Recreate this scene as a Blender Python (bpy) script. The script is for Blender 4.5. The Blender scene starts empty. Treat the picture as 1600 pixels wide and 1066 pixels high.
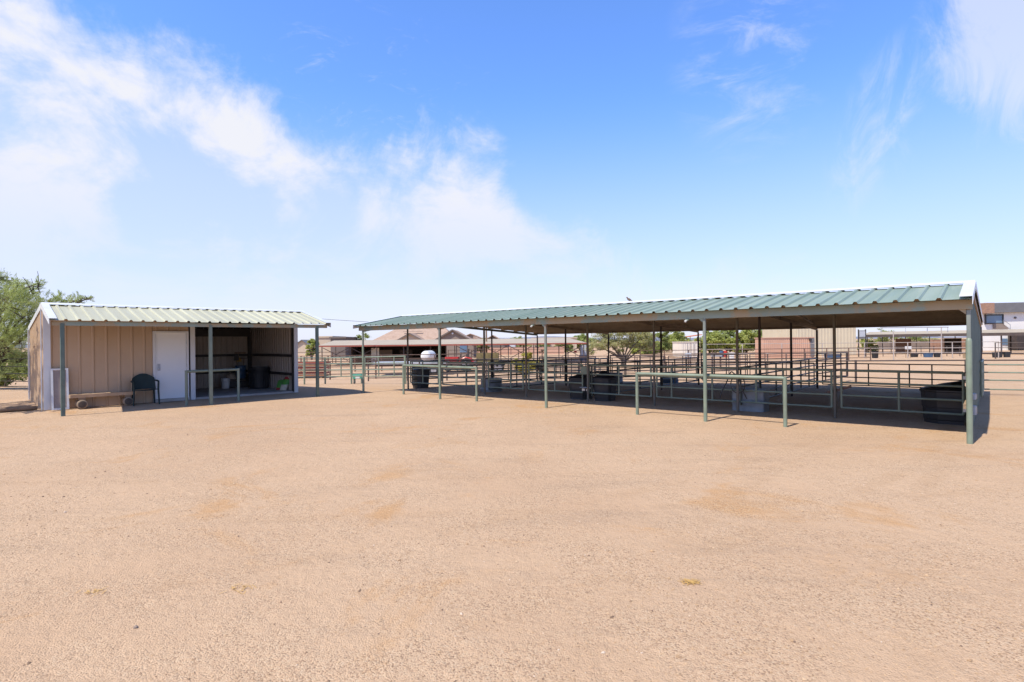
import bpy, math, random
import numpy as np
from mathutils import Vector, Matrix
rnd = random.Random(7)
C = bpy.context.scene.collection
sc = bpy.context.scene
PI = math.pi

# ------------------------------------------------------------------ terrain
def sstep(a, b, x):
    t = min(1, max(0, (x - a) / (b - a)))
    return t * t * (3 - 2 * t)
def gz(x, y):
    return -0.95 * sstep(19, 44, y)

# ------------------------------------------------------------------ local frames of the two buildings
U0 = Vector((7.13, 8.88, 0)); UD = Vector((-0.7624, 0.6471, 0)); VD = Vector((0.6471, 0.7624, 0))
def S(u, v, z=0): return U0 + UD * u + VD * v + Vector((0, 0, z))
T0 = Vector((-10.75, 13.6, 0)); SD = Vector((0.7243, 0.6895, 0)); TD = Vector((-0.6895, 0.7243, 0))
def T(s, t, z=0): return T0 + SD * s + TD * t + Vector((0, 0, z))
ZV = Vector((0, 0, 1))
FOC, HC, ROLL = 888.9, 1.65, 0.0108
def at(px, Y, z=None):
    """X of a sight line at depth Y on the plan (z default: ground)"""
    X = (px - 800) / FOC * Y
    return Vector((X, Y, gz(X, Y) if z is None else z))

# ------------------------------------------------------------------ materials
def new_mat(name):
    m = bpy.data.materials.new(name); m.use_nodes = True
    nt = m.node_tree; nt.nodes.clear()
    out = nt.nodes.new('ShaderNodeOutputMaterial'); b = nt.nodes.new('ShaderNodeBsdfPrincipled')
    nt.links.new(b.outputs[0], out.inputs[0])
    return m, nt, b
def nd(nt, typ, **kw):
    n = nt.nodes.new(typ)
    for k, v in kw.items():
        if k in n.inputs: n.inputs[k].default_value = v
        else: setattr(n, k, v)
    return n
def mixc(nt, fac, a, b):
    n = nt.nodes.new('ShaderNodeMix'); n.data_type = 'RGBA'
    for s, v in ((0, fac), (6, a), (7, b)):
        if isinstance(v, bpy.types.NodeSocket): nt.links.new(v, n.inputs[s])
        elif s == 0: n.inputs[0].default_value = v
        else: n.inputs[s].default_value = (*v, 1)
    return n.outputs[2]
def noise(nt, vec, scale, detail=4, rough=.6, dist=0):
    n = nd(nt, 'ShaderNodeTexNoise', Scale=scale, Detail=detail, Roughness=rough, Distortion=dist)
    if vec is not None: nt.links.new(vec, n.inputs['Vector'])
    return n.outputs['Fac']
def ramp(nt, src, a, b):
    n = nd(nt, 'ShaderNodeMapRange'); n.interpolation_type = 'SMOOTHSTEP'
    nt.links.new(src, n.inputs[0]); n.inputs[1].default_value = a; n.inputs[2].default_value = b
    return n.outputs[0]
def math_n(nt, op, a, b=None):
    n = nt.nodes.new('ShaderNodeMath'); n.operation = op
    for i, v in enumerate((a, b)):
        if v is None: continue
        if isinstance(v, bpy.types.NodeSocket): nt.links.new(v, n.inputs[i])
        else: n.inputs[i].default_value = v
    return n.outputs[0]
def mat(name, c1, c2=None, scale=2.0, rough=.6, metal=0.0, spots=None, bump=0.0, bscale=40, stretch=(1, 1, 1), rot=0.0):
    """weathered surface: two tones mixed by noise, optional stain colour, optional bump"""
    m, nt, b = new_mat(name)
    tc = nd(nt, 'ShaderNodeTexCoord'); mp = nd(nt, 'ShaderNodeMapping'); mp.inputs['Scale'].default_value = stretch
    mr = nd(nt, 'ShaderNodeMapping'); mr.inputs['Rotation'].default_value = (0, 0, math.radians(rot)); nt.links.new(tc.outputs['Object'], mr.inputs[0])
    nt.links.new(mr.outputs[0], mp.inputs[0]); v = mp.outputs[0]
    if c2 is None: c2 = tuple(x * .8 for x in c1)
    col = mixc(nt, ramp(nt, noise(nt, v, scale), .3, .7), c1, c2)
    if spots:
        sc_, sscale, lo, hi = spots
        col = mixc(nt, ramp(nt, noise(nt, v, sscale, 6, .7), lo, hi), col, sc_)
    nt.links.new(col, b.inputs['Base Color'])
    b.inputs['Metallic'].default_value = metal
    r = ramp(nt, noise(nt, v, scale * 3), 0, 1)
    rr = nd(nt, 'ShaderNodeMapRange'); nt.links.new(r, rr.inputs[0]); rr.inputs[3].default_value = max(0, rough - .12); rr.inputs[4].default_value = min(1, rough + .12)
    nt.links.new(rr.outputs[0], b.inputs['Roughness'])
    if bump:
        bn = nd(nt, 'ShaderNodeBump', Strength=bump, Distance=.02)
        nt.links.new(noise(nt, v, bscale, 5), bn.inputs['Height']); nt.links.new(bn.outputs[0], b.inputs['Normal'])
    return m
def leaf_mat(name, c1, c2, trans=.25):
    m, nt, b = new_mat(name)
    g = nd(nt, 'ShaderNodeNewGeometry')
    tc = nd(nt, 'ShaderNodeTexCoord')
    col = mixc(nt, g.outputs['Random Per Island'], c1, c2)
    col = mixc(nt, ramp(nt, noise(nt, tc.outputs['Object'], 1.3, 3), .35, .7), col, tuple(x * 1.35 for x in c1))
    nt.links.new(col, b.inputs['Base Color']); b.inputs['Roughness'].default_value = .6
    tr = nd(nt, 'ShaderNodeBsdfTranslucent'); nt.links.new(col, tr.inputs[0])
    mx = nd(nt, 'ShaderNodeMixShader'); mx.inputs[0].default_value = trans
    out = [n for n in nt.nodes if n.type == 'OUTPUT_MATERIAL'][0]
    nt.links.new(b.outputs[0], mx.inputs[1]); nt.links.new(tr.outputs[0], mx.inputs[2]); nt.links.new(mx.outputs[0], out.inputs[0])
    return m

M = {}
RUST = (.22, .10, .045)
M['green_pipe'] = mat('green_pipe', (.18, .22, .165), (.14, .172, .13), 3, .5, spots=((.25, .2, .12), 5, .6, .75))
M['pale_pipe'] = mat('pale_pipe', (.205, .248, .18), (.16, .19, .14), 4, .5, spots=((.23, .22, .13), 6, .62, .72))
M['grey_pipe'] = mat('grey_pipe', (.20, .22, .195), (.15, .17, .15), 3, .5, spots=((.22, .15, .10), 4, .55, .72))
M['rust_post'] = mat('rust_post', (.13, .11, .085), (.10, .10, .08), 2, .6, spots=((.16, .09, .05), 4, .5, .7))
M['end_sheet'] = mat('end_sheet', (.13, .17, .145), (.10, .135, .115), 1, .55, spots=((.16, .12, .08), 2.5, .6, .75))
M['purlin_tan'] = mat('purlin_tan', (.52, .40, .27), (.42, .32, .21), 2, .6)
M['plank_wood'] = mat('plank_wood', (.46, .31, .185), (.36, .24, .14), 3, .8, bump=.2, bscale=25)
M['dark_post'] = mat('dark_post', (.075, .11, .09), (.11, .15, .12), 4, .5, spots=((.2, .17, .11), 6, .62, .76))
M['beam'] = mat('beam', (.25, .30, .235), (.215, .25, .19), 1.1, .6, spots=((.33, .25, .14), .9, .46, .56), bump=.05, bscale=30)
M['rust_beam'] = mat('rust_beam', (.38, .26, .16), (.27, .19, .12), 2, .7, spots=((.16, .10, .06), 4, .55, .7))
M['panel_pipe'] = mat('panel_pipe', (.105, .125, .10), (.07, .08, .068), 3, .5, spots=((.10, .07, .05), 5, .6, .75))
M['roof_green'] = mat('roof_green', (.26, .32, .26), (.20, .262, .208), 1.0, .55, spots=((.31, .35, .285), 1.3, .52, .72), stretch=(2.6, .22, .22), rot=-139.7)
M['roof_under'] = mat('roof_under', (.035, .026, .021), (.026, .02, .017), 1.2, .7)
M['roof_cream'] = mat('roof_cream', (.485, .47, .335), (.405, .395, .285), 1.0, .5, spots=((.36, .35, .27), 1.4, .56, .74), stretch=(2.6, .22, .22), rot=-43.6)
M['white_metal'] = mat('white_metal', (.64, .65, .65), (.57, .58, .58), 1.5, .4, spots=((.55, .53, .49), 4, .66, .8))
M['tan_sheet'] = mat('tan_sheet', (.48, .335, .21), (.44, .305, .19), .8, .5, spots=((.36, .25, .17), 2.2, .6, .75))
M['pale_sheet'] = mat('pale_sheet', (.42, .36, .31), (.36, .31, .26), 1, .5)
M['white_door'] = mat('white_door', (.78, .79, .78), (.73, .74, .74), 1, .45, spots=((.6, .57, .52), 3, .68, .8))
M['steel'] = mat('steel', (.50, .51, .52), (.40, .41, .43), 3, .38, metal=.8)
M['galv'] = mat('galv', (.22, .245, .265), (.175, .195, .215), 6, .5, metal=.25, spots=((.30, .27, .23), 3, .6, .75))
M['black_plastic'] = mat('black_plastic', (.014, .016, .02), (.024, .025, .028), 3, .5, spots=((.12, .10, .085), 4, .63, .8))
M['black_iron'] = mat('black_iron', (.03, .028, .027), (.05, .045, .04), 3, .6)
M['concrete'] = mat('concrete', (.42, .39, .36), (.34, .31, .28), 2, .9, spots=((.27, .23, .19), 3, .55, .75), bump=.2)
M['wood'] = mat('wood', (.26, .17, .10), (.18, .115, .07), 3, .75, bump=.2, bscale=25, stretch=(1, 1, 1))
M['wood_pale'] = mat('wood_pale', (.36, .27, .18), (.24, .17, .11), 8, .8, bump=.2)
M['bark'] = mat('bark', (.10, .075, .055), (.06, .045, .035), 6, .9, bump=.4)
M['green_plastic'] = mat('green_plastic', (.006, .018, .014), (.009, .024, .019), 2, .65)
M['blue_plastic'] = mat('blue_plastic', (.04, .09, .17), (.05, .11, .2), 2, .45)
M['white_plastic'] = mat('white_plastic', (.72, .72, .70), (.62, .61, .58), 4, .45)
M['white_glow'] = mat('lamp_lens', (.55, .55, .53), (.48, .48, .46), 4, .3)
M['grey_box'] = mat('grey_box', (.45, .47, .50), (.38, .40, .43), 3, .5)
M['rust_pipe'] = mat('rust_pipe', (.15, .085, .06), (.10, .06, .045), 2, .75)
M['brown_pipe'] = mat('brown_pipe', (.085, .06, .05), (.06, .045, .04), 2, .7)
M['pale_rail'] = mat('pale_rail', (.42, .37, .33), (.33, .28, .25), 2, .6)
M['rust_roof'] = mat('rust_roof', (.43, .355, .25), (.38, .31, .215), .4, .6)
M['red_fascia'] = mat('red_fascia', (.33, .085, .05), (.26, .07, .045), .8, .6)
M['dark_wall'] = mat('dark_wall', (.06, .042, .035), (.04, .03, .026), .8, .8)
M['roof_tile'] = mat('roof_tile', (.41, .288, .212), (.345, .235, .17), 1.2, .8, spots=((.47, .34, .27), 3, .5, .7), bump=.4, bscale=14)
M['taupe'] = mat('taupe', (.25, .195, .155), (.225, .175, .14), .7, .85)
M['beige_stucco'] = mat('beige_stucco', (.52, .42, .31), (.47, .38, .28), .7, .85)
M['dark_stucco'] = mat('dark_stucco', (.16, .13, .115), (.135, .11, .095), .7, .85)
M['white_stucco'] = mat('white_stucco', (.74, .71, .66), (.70, .67, .62), .5, .8)
M['grey_roof'] = mat('grey_roof', (.17, .165, .165), (.14, .135, .135), .8, .6)
M['brick'] = mat('brick', (.36, .21, .14), (.28, .16, .11), 3, .85)
M['glass'] = mat('glass', (.16, .24, .33), (.12, .18, .26), .5, .08)
M['terracotta'] = mat('terracotta', (.54, .325, .225), (.49, .29, .20), .7, .6, spots=((.42, .23, .16), 2, .6, .75))
M['cream_steel'] = mat('cream_steel', (.56, .48, .34), (.52, .44, .31), .5, .5)
M['pale_container'] = mat('pale_container', (.66, .60, .52), (.60, .54, .46), .8, .6)
M['orange'] = mat('orange', (.55, .17, .05), (.45, .14, .05), 1, .6)
M['red_paint'] = mat('red_paint', (.50, .03, .02), (.40, .028, .02), 2, .35)
M['hay'] = mat('hay', (.20, .145, .06), (.13, .10, .04), 5, .95, bump=.6, bscale=30)
M['tyre'] = mat('tyre', (.02, .02, .02), (.03, .03, .03), 4, .8)
M['rust_wood'] = mat('rust_wood', (.42, .19, .08), (.26, .12, .06), 2, .8)
M['wire'] = mat('wire', (.02, .02, .022), (.025, .025, .025), 1, .6)
M['bag_green'] = mat('bag_green', (.10, .33, .06), (.07, .24, .05), 5, .45)
M['bag_pale'] = mat('bag_pale', (.58, .53, .42), (.48, .43, .33), 6, .6)
M['bag_red'] = mat('bag_red', (.42, .05, .05), (.34, .04, .04), 6, .5)
M['sack'] = mat('sack', (.48, .38, .28), (.38, .30, .22), 5, .85, bump=.4, bscale=9)
M['yellow'] = mat('yellow', (.50, .31, .05), (.42, .26, .04), 4, .5)
M['teal'] = mat('teal', (.10, .36, .26), (.08, .30, .22), 4, .45)
M['bird'] = mat('bird', (.17, .11, .075), (.12, .08, .055), 20, .9)
M['screen'] = mat('screen', (.30, .245, .215), (.25, .2, .175), 3, .6, spots=((.38, .32, .28), 2, .5, .7))
M['salt'] = mat('salt', (.5, .48, .42), (.42, .40, .34), 8, .8)
M['hill'] = mat('hill', (.20, .21, .26), (.16, .17, .22), .01, .95)
M['stone'] = mat('stone', (.30, .23, .18), (.20, .15, .12), 5, .95, bump=.4)

# ------------------------------------------------------------------ mesh builder
class MB:
    def __init__(s): s.v = []; s.f = []; s.m = []
    def add(s, vs, fs, mi=0):
        o = len(s.v); s.v += [tuple(x) for x in vs]
        s.f += [tuple(i + o for i in f) for f in fs]; s.m += [mi] * len(fs)
        return s
    def box(s, c, ax, ay, az, sx, sy, sz, mi=0, bev=0.0):
        """box centred at c with unit axes and full sizes; bev chamfers the vertical edges"""
        c = Vector(c); hx, hy, hz = sx / 2, sy / 2, sz / 2
        if bev <= 0:
            vs = [c + ax * (hx * i) + ay * (hy * j) + az * (hz * k) for k in (-1, 1) for j in (-1, 1) for i in (-1, 1)]
            return s.add(vs, [(0, 2, 3, 1), (4, 5, 7, 6), (0, 1, 5, 4), (2, 6, 7, 3), (0, 4, 6, 2), (1, 3, 7, 5)], mi)
        b = bev
        prof = [(-hx + b, -hy), (hx - b, -hy), (hx, -hy + b), (hx, hy - b), (hx - b, hy), (-hx + b, hy), (-hx, hy - b), (-hx, -hy + b)]
        vs = [c + ax * x + ay * y + az * k for k in (-hz, hz) for x, y in prof]
        n = 8
        return s.add(vs, [tuple(range(n))[::-1], tuple(range(n, 2 * n))] + [(i, (i + 1) % n, n + (i + 1) % n, n + i) for i in range(n)], mi)
    def bar(s, a, b, w, h, mi=0, up=ZV):
        """rectangular bar from a to b"""
        a, b = Vector(a), Vector(b); d = (b - a); L = d.length; d.normalize()
        x = d.cross(up)
        if x.length < 1e-4: x = d.cross(Vector((1, 0, 0)))
        x.normalize(); y = x.cross(d)
        return s.box((a + b) / 2, d, x, y, L, w, h, mi)
    def tube(s, pts, r, n=8, mi=0, cap=True):
        pts = [Vector(p) for p in pts]; k = len(pts)
        rs = r if isinstance(r, (list, tuple)) else [r] * k
        vs = []; prev = None
        for i, p in enumerate(pts):
            d = (pts[min(i + 1, k - 1)] - pts[max(i - 1, 0)]).normalized()
            if prev is None:
                x = d.cross(ZV)
                if x.length < 1e-3: x = Vector((1, 0, 0))
                x.normalize()
            else:
                x = prev - d * prev.dot(d); x.normalize()
            prev = x; y = d.cross(x)
            vs += [p + (x * math.cos(2 * PI * j / n) + y * math.sin(2 * PI * j / n)) * rs[i] for j in range(n)]
        fs = [(i * n + j, i * n + (j + 1) % n, (i + 1) * n + (j + 1) % n, (i + 1) * n + j) for i in range(k - 1) for j in range(n)]
        if cap: fs += [tuple(range(n))[::-1], tuple(range((k - 1) * n, k * n))]
        return s.add(vs, fs, mi)
    def lathe(s, c, prof, n=24, mi=0, ax=ZV, close=True, sx=1, sy=1):
        """prof: list of (radius, height along ax)"""
        c = Vector(c); ax = Vector(ax).normalized()
        x = ax.cross(Vector((0, 1, 0)))
        if x.length < 1e-3: x = Vector((1, 0, 0))
        x.normalize(); y = ax.cross(x); vs = []
        for r, h in prof:
            vs += [c + ax * h + x * (r * sx * math.cos(2 * PI * j / n)) + y * (r * sy * math.sin(2 * PI * j / n)) for j in range(n)]
        k = len(prof)
        fs = [(i * n + j, i * n + (j + 1) % n, (i + 1) * n + (j + 1) % n, (i + 1) * n + j) for i in range(k - 1) for j in range(n)]
        if close: fs += [tuple(range(n))[::-1], tuple(range((k - 1) * n, k * n))]
        return s.add(vs, fs, mi)
    def prism(s, poly, d, mi=0):
        """polygon (3-D points) extruded by vector d"""
        n = len(poly); poly = [Vector(p) for p in poly]; d = Vector(d)
        vs = poly + [p + d for p in poly]
        return s.add(vs, [tuple(range(n))[::-1], tuple(range(n, 2 * n))] + [(i, (i + 1) % n, n + (i + 1) % n, n + i) for i in range(n)], mi)
    def sheet(s, o, a, La, b, Lb, n, pitch, ribh=.03, bw=.075, tw=.03, mi=0, mib=0, th=.004, off=None, lo=None, extra=()):
        """ribbed metal sheet: ribs repeat along a, run along b; Lb may be a function of the distance along a"""
        o = Vector(o); f = Lb if callable(Lb) else (lambda x: Lb); g = lo if callable(lo) else (lambda x: 0)
        pr = {0.0: 0.0, La: 0.0}
        c = pitch / 2 if off is None else off
        while c < La - bw / 2:
            for q, h in ((-bw / 2, 0), (-tw / 2, ribh), (tw / 2, ribh), (bw / 2, 0)):
                if 0 < c + q < La: pr[c + q] = h
            c += pitch
        for e in extra:
            if e not in pr:
                k = sorted(pr); i = max(j for j in range(len(k)) if k[j] <= e); w = (e - k[i]) / (k[i + 1] - k[i])
                pr[e] = pr[k[i]] * (1 - w) + pr[k[i + 1]] * w
        xs = sorted(pr); k = len(xs); vs = []
        for dn in (0, -th):
            for x in xs: vs.append(o + a * x + n * (pr[x] + dn) + b * g(x))
            for x in xs: vs.append(o + a * x + n * (pr[x] + dn) + b * f(x))
        top = [(i, i + 1, k + i + 1, k + i) for i in range(k - 1)]
        bot = [(2 * k + i, 3 * k + i, 3 * k + i + 1, 2 * k + i + 1) for i in range(k - 1)]
        ed = [(i, 2 * k + i, 2 * k + i + 1, i + 1) for i in range(k - 1)] + [(k + i, k + i + 1, 3 * k + i + 1, 3 * k + i) for i in range(k - 1)]
        ed += [(0, k, 3 * k, 2 * k), (k - 1, 3 * k - 1, 4 * k - 1, 2 * k - 1)]
        o_ = len(s.v); s.v += [tuple(x) for x in vs]
        for fl, mm in ((top, mi), (bot, mib), (ed, mi)):
            s.f += [tuple(i + o_ for i in q) for q in fl]; s.m += [mm] * len(fl)
        return s
    def build(s, name, mats, parent=None, loc=None, smooth=False):
        """ONE mesh object; vertices are world coordinates, the origin goes to the thing's base"""
        if not isinstance(mats, (list, tuple)): mats = [mats]
        root = parent
        while root is not None and root.parent is not None: root = root.parent
        o = root.location.copy() if root is not None else Vector(loc if loc is not None else (0, 0, 0))
        if root is not None and parent is root and root.type == 'MESH': pass
        me = bpy.data.meshes.new(name)
        me.from_pydata([(x - o.x, y - o.y, z - o.z) for x, y, z in s.v], [], s.f)
        for m in mats: me.materials.append(M[m] if isinstance(m, str) else m)
        if len(mats) > 1: me.polygons.foreach_set('material_index', s.m)
        if smooth:
            me.polygons.foreach_set('use_smooth', [True] * len(me.polygons))
            try: me.set_sharp_from_angle(angle=math.radians(40))
            except Exception: pass
        me.update()
        ob = bpy.data.objects.new(name, me); C.objects.link(ob)
        if parent is not None: ob.parent = parent
        else: ob.location = o
        return ob

def tag(o, label=None, cat=None, group=None, kind=None):
    if label: o['label'] = label
    if cat: o['category'] = cat
    if group: o['group'] = group
    if kind: o['kind'] = kind
    return o
def thing(name, label, cat, loc, group=None):
    o = bpy.data.objects.new(name, None); C.objects.link(o); o.location = Vector(loc); o.empty_display_size = .2
    return tag(o, label, cat, group)

# ------------------------------------------------------------------ ground (one sheet to the horizon)
def build_ground():
    ys = np.concatenate([np.linspace(-30, 0, 12, endpoint=False), np.arange(0, 16, .12), np.arange(16, 60, .8), np.geomspace(60, 3500, 24)])
    base = np.concatenate([np.linspace(-1, 1, 161)])
    vs = []; nx = len(base); rng = np.random.default_rng(3)
    ph = rng.uniform(0, 6.28, 24); kx = rng.normal(0, 1.6, 24); ky = rng.normal(0, 1.6, 24)
    for y in ys:
        w = 24 + max(0, y) * 1.35
        x = base * w
        n = sum(np.sin(kx[i] * x + ky[i] * y + ph[i]) for i in range(24)) / 24
        amp = .022 if y < 20 else .05
        for xi, ni in zip(x, n): vs.append((xi, y, gz(xi, y) + ni * amp - .01))
    fs = [(j * nx + i, j * nx + i + 1, (j + 1) * nx + i + 1, (j + 1) * nx + i) for j in range(len(ys) - 1) for i in range(nx - 1)]
    m, nt, b = new_mat('desert_soil')
    tc = nd(nt, 'ShaderNodeTexCoord'); v = tc.outputs['Object']
    c = mixc(nt, ramp(nt, noise(nt, v, .25, 5, .6), .35, .68), (.535, .368, .238), (.488, .325, .205))
    c = mixc(nt, ramp(nt, noise(nt, v, .55, 6, .68, .8), .54, .68), c, (.50, .30, .155))        # redder bare soil
    mp = nd(nt, 'ShaderNodeMapping'); mp.inputs['Scale'].default_value = (.35, 1.6, 1); mp.inputs['Rotation'].default_value = (0, 0, .5)
    nt.links.new(v, mp.inputs[0])
    c = mixc(nt, math_n(nt, 'MULTIPLY', ramp(nt, noise(nt, mp.outputs[0], 1.1, 6, .7), .5, .75), .5), c, (.36, .255, .175))   # gravel drifts and wheel marks
    sxy = nd(nt, 'ShaderNodeSeparateXYZ'); nt.links.new(v, sxy.inputs[0]); tracks = None
    for cx, cy, rad in ((-15, 29, 28.0), (-15, 29, 29.55), (22, -9, 23.2), (22, -9, 24.75), (-4, 60, 53.1), (-4, 60, 54.6)):
        dx, dy = math_n(nt, 'SUBTRACT', sxy.outputs[0], cx), math_n(nt, 'SUBTRACT', sxy.outputs[1], cy)
        rr = math_n(nt, 'SQRT', math_n(nt, 'ADD', math_n(nt, 'MULTIPLY', dx, dx), math_n(nt, 'MULTIPLY', dy, dy)))
        k = ramp(nt, math_n(nt, 'ABSOLUTE', math_n(nt, 'SUBTRACT', rr, rad)), .17, .05)
        tracks = k if tracks is None else math_n(nt, 'MAXIMUM', tracks, k)
    tracks = math_n(nt, 'MULTIPLY', tracks, ramp(nt, noise(nt, v, .7, 5, .7), .42, .66))
    c = mixc(nt, math_n(nt, 'MULTIPLY', tracks, .30), c, (.40, .25, .14))
    wv = nd(nt, 'ShaderNodeTexVoronoi', Scale=105.0); nt.links.new(v, wv.inputs['Vector'])
    sp = nd(nt, 'ShaderNodeSeparateColor'); nt.links.new(wv.outputs['Color'], sp.inputs[0])
    gravel = ramp(nt, noise(nt, v, 1.3, 4, .6), .3, .62)
    light = math_n(nt, 'MULTIPLY', math_n(nt, 'GREATER_THAN', sp.outputs[0], .80), gravel)
    dark = math_n(nt, 'MULTIPLY', math_n(nt, 'LESS_THAN', sp.outputs[0], .2), gravel)
    c = mixc(nt, math_n(nt, 'MULTIPLY', light, .45), c, (.58, .45, .31)); c = mixc(nt, math_n(nt, 'MULTIPLY', dark, .6), c, (.24, .15, .095))
    c = mixc(nt, math_n(nt, 'MULTIPLY', ramp(nt, noise(nt, v, 26, 3, .7), .5, .8), .35), c, (.33, .21, .125))
    nt.links.new(c, b.inputs['Base Color']); b.inputs['Roughness'].default_value = .95; b.inputs['Specular IOR Level'].default_value = .1
    h = math_n(nt, 'ADD', math_n(nt, 'MULTIPLY', wv.outputs['Distance'], -.5), math_n(nt, 'MULTIPLY', noise(nt, v, 6, 7, .72), 3.4))
    h = math_n(nt, 'SUBTRACT', h, math_n(nt, 'MULTIPLY', tracks, .8))
    bn = nd(nt, 'ShaderNodeBump', Strength=.75, Distance=.015); nt.links.new(h, bn.inputs['Height']); nt.links.new(bn.outputs[0], b.inputs['Normal'])
    mb = MB(); mb.v = vs; mb.f = fs; mb.m = [0] * len(fs)
    o = mb.build('ground', m, smooth=True); o['kind'] = 'structure'
    return ph, kx, ky
PH, KX, KY = build_ground()
def gnoise(x, y):
    return sum(np.sin(KX[i] * x + KY[i] * y + PH[i]) for i in range(24)) / 24 * .022 - .01

def build_pebbles():
    rng = np.random.default_rng(11); N = 42000
    y = 1.9 + 11.5 * rng.random(N) ** 1.9
    x = (rng.random(N) * 2 - 1) * (1.0 + y * .98)
    dens = np.sin(x * .9 + 1.3 * np.sin(y * .7)) + np.sin(y * 1.7 + x * .6) + rng.normal(0, .8, N)
    k = dens > -.3; x, y = x[k], y[k]; N = len(x)
    r = .0028 + .0042 * rng.random(N) ** 3 + .006 * (rng.random(N) > .985)
    z = gnoise(x, y)
    tmpl = np.array([(1, 0, 0), (0, 1, 0), (-1, 0, 0), (0, -1, 0), (0, 0, 1), (0, 0, -1)], float)
    tf = np.array([(0, 1, 4), (1, 2, 4), (2, 3, 4), (3, 0, 4), (1, 0, 5), (2, 1, 5), (3, 2, 5), (0, 3, 5)])
    sc_ = (rng.random((N, 6, 1)) * .6 + .7) * r[:, None, None] * np.stack([1 + rng.random(N) * .7, np.ones(N), .55 + rng.random(N) * .4], 1)[:, None, :]
    V = tmpl[None] * sc_; a = rng.random(N) * 6.28; ca, sa = np.cos(a)[:, None], np.sin(a)[:, None]
    X = V[..., 0] * ca - V[..., 1] * sa + x[:, None]; Y = V[..., 0] * sa + V[..., 1] * ca + y[:, None]; Z = V[..., 2] + z[:, None] + r[:, None] * .25
    vs = np.stack([X, Y, Z], -1).reshape(-1, 3); fs = (tf[None] + np.arange(N)[:, None, None] * 6).reshape(-1, 3)
    me = bpy.data.meshes.new('gravel'); me.from_pydata(vs.tolist(), [], fs.tolist())
    m, nt, b = new_mat('gravel_stones'); g = nd(nt, 'ShaderNodeNewGeometry')
    cr = nd(nt, 'ShaderNodeValToRGB'); nt.links.new(g.outputs['Random Per Island'], cr.inputs[0])
    e = cr.color_ramp.elements; e[0].color = (.16, .105, .075, 1); e[1].color = (.58, .46, .35, 1)
    for p, c in ((.25, (.34, .22, .125)), (.55, (.46, .305, .175)), (.9, (.51, .365, .23))):
        q = cr.color_ramp.elements.new(p); q.color = (*c, 1)
    nt.links.new(cr.outputs[0], b.inputs['Base Color']); b.inputs['Roughness'].default_value = .9
    me.materials.append(m); o = bpy.data.objects.new('gravel', me); C.objects.link(o)
    tag(o, 'fine tan gravel scattered over the open yard', 'gravel', kind='stuff')
build_pebbles()

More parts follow.
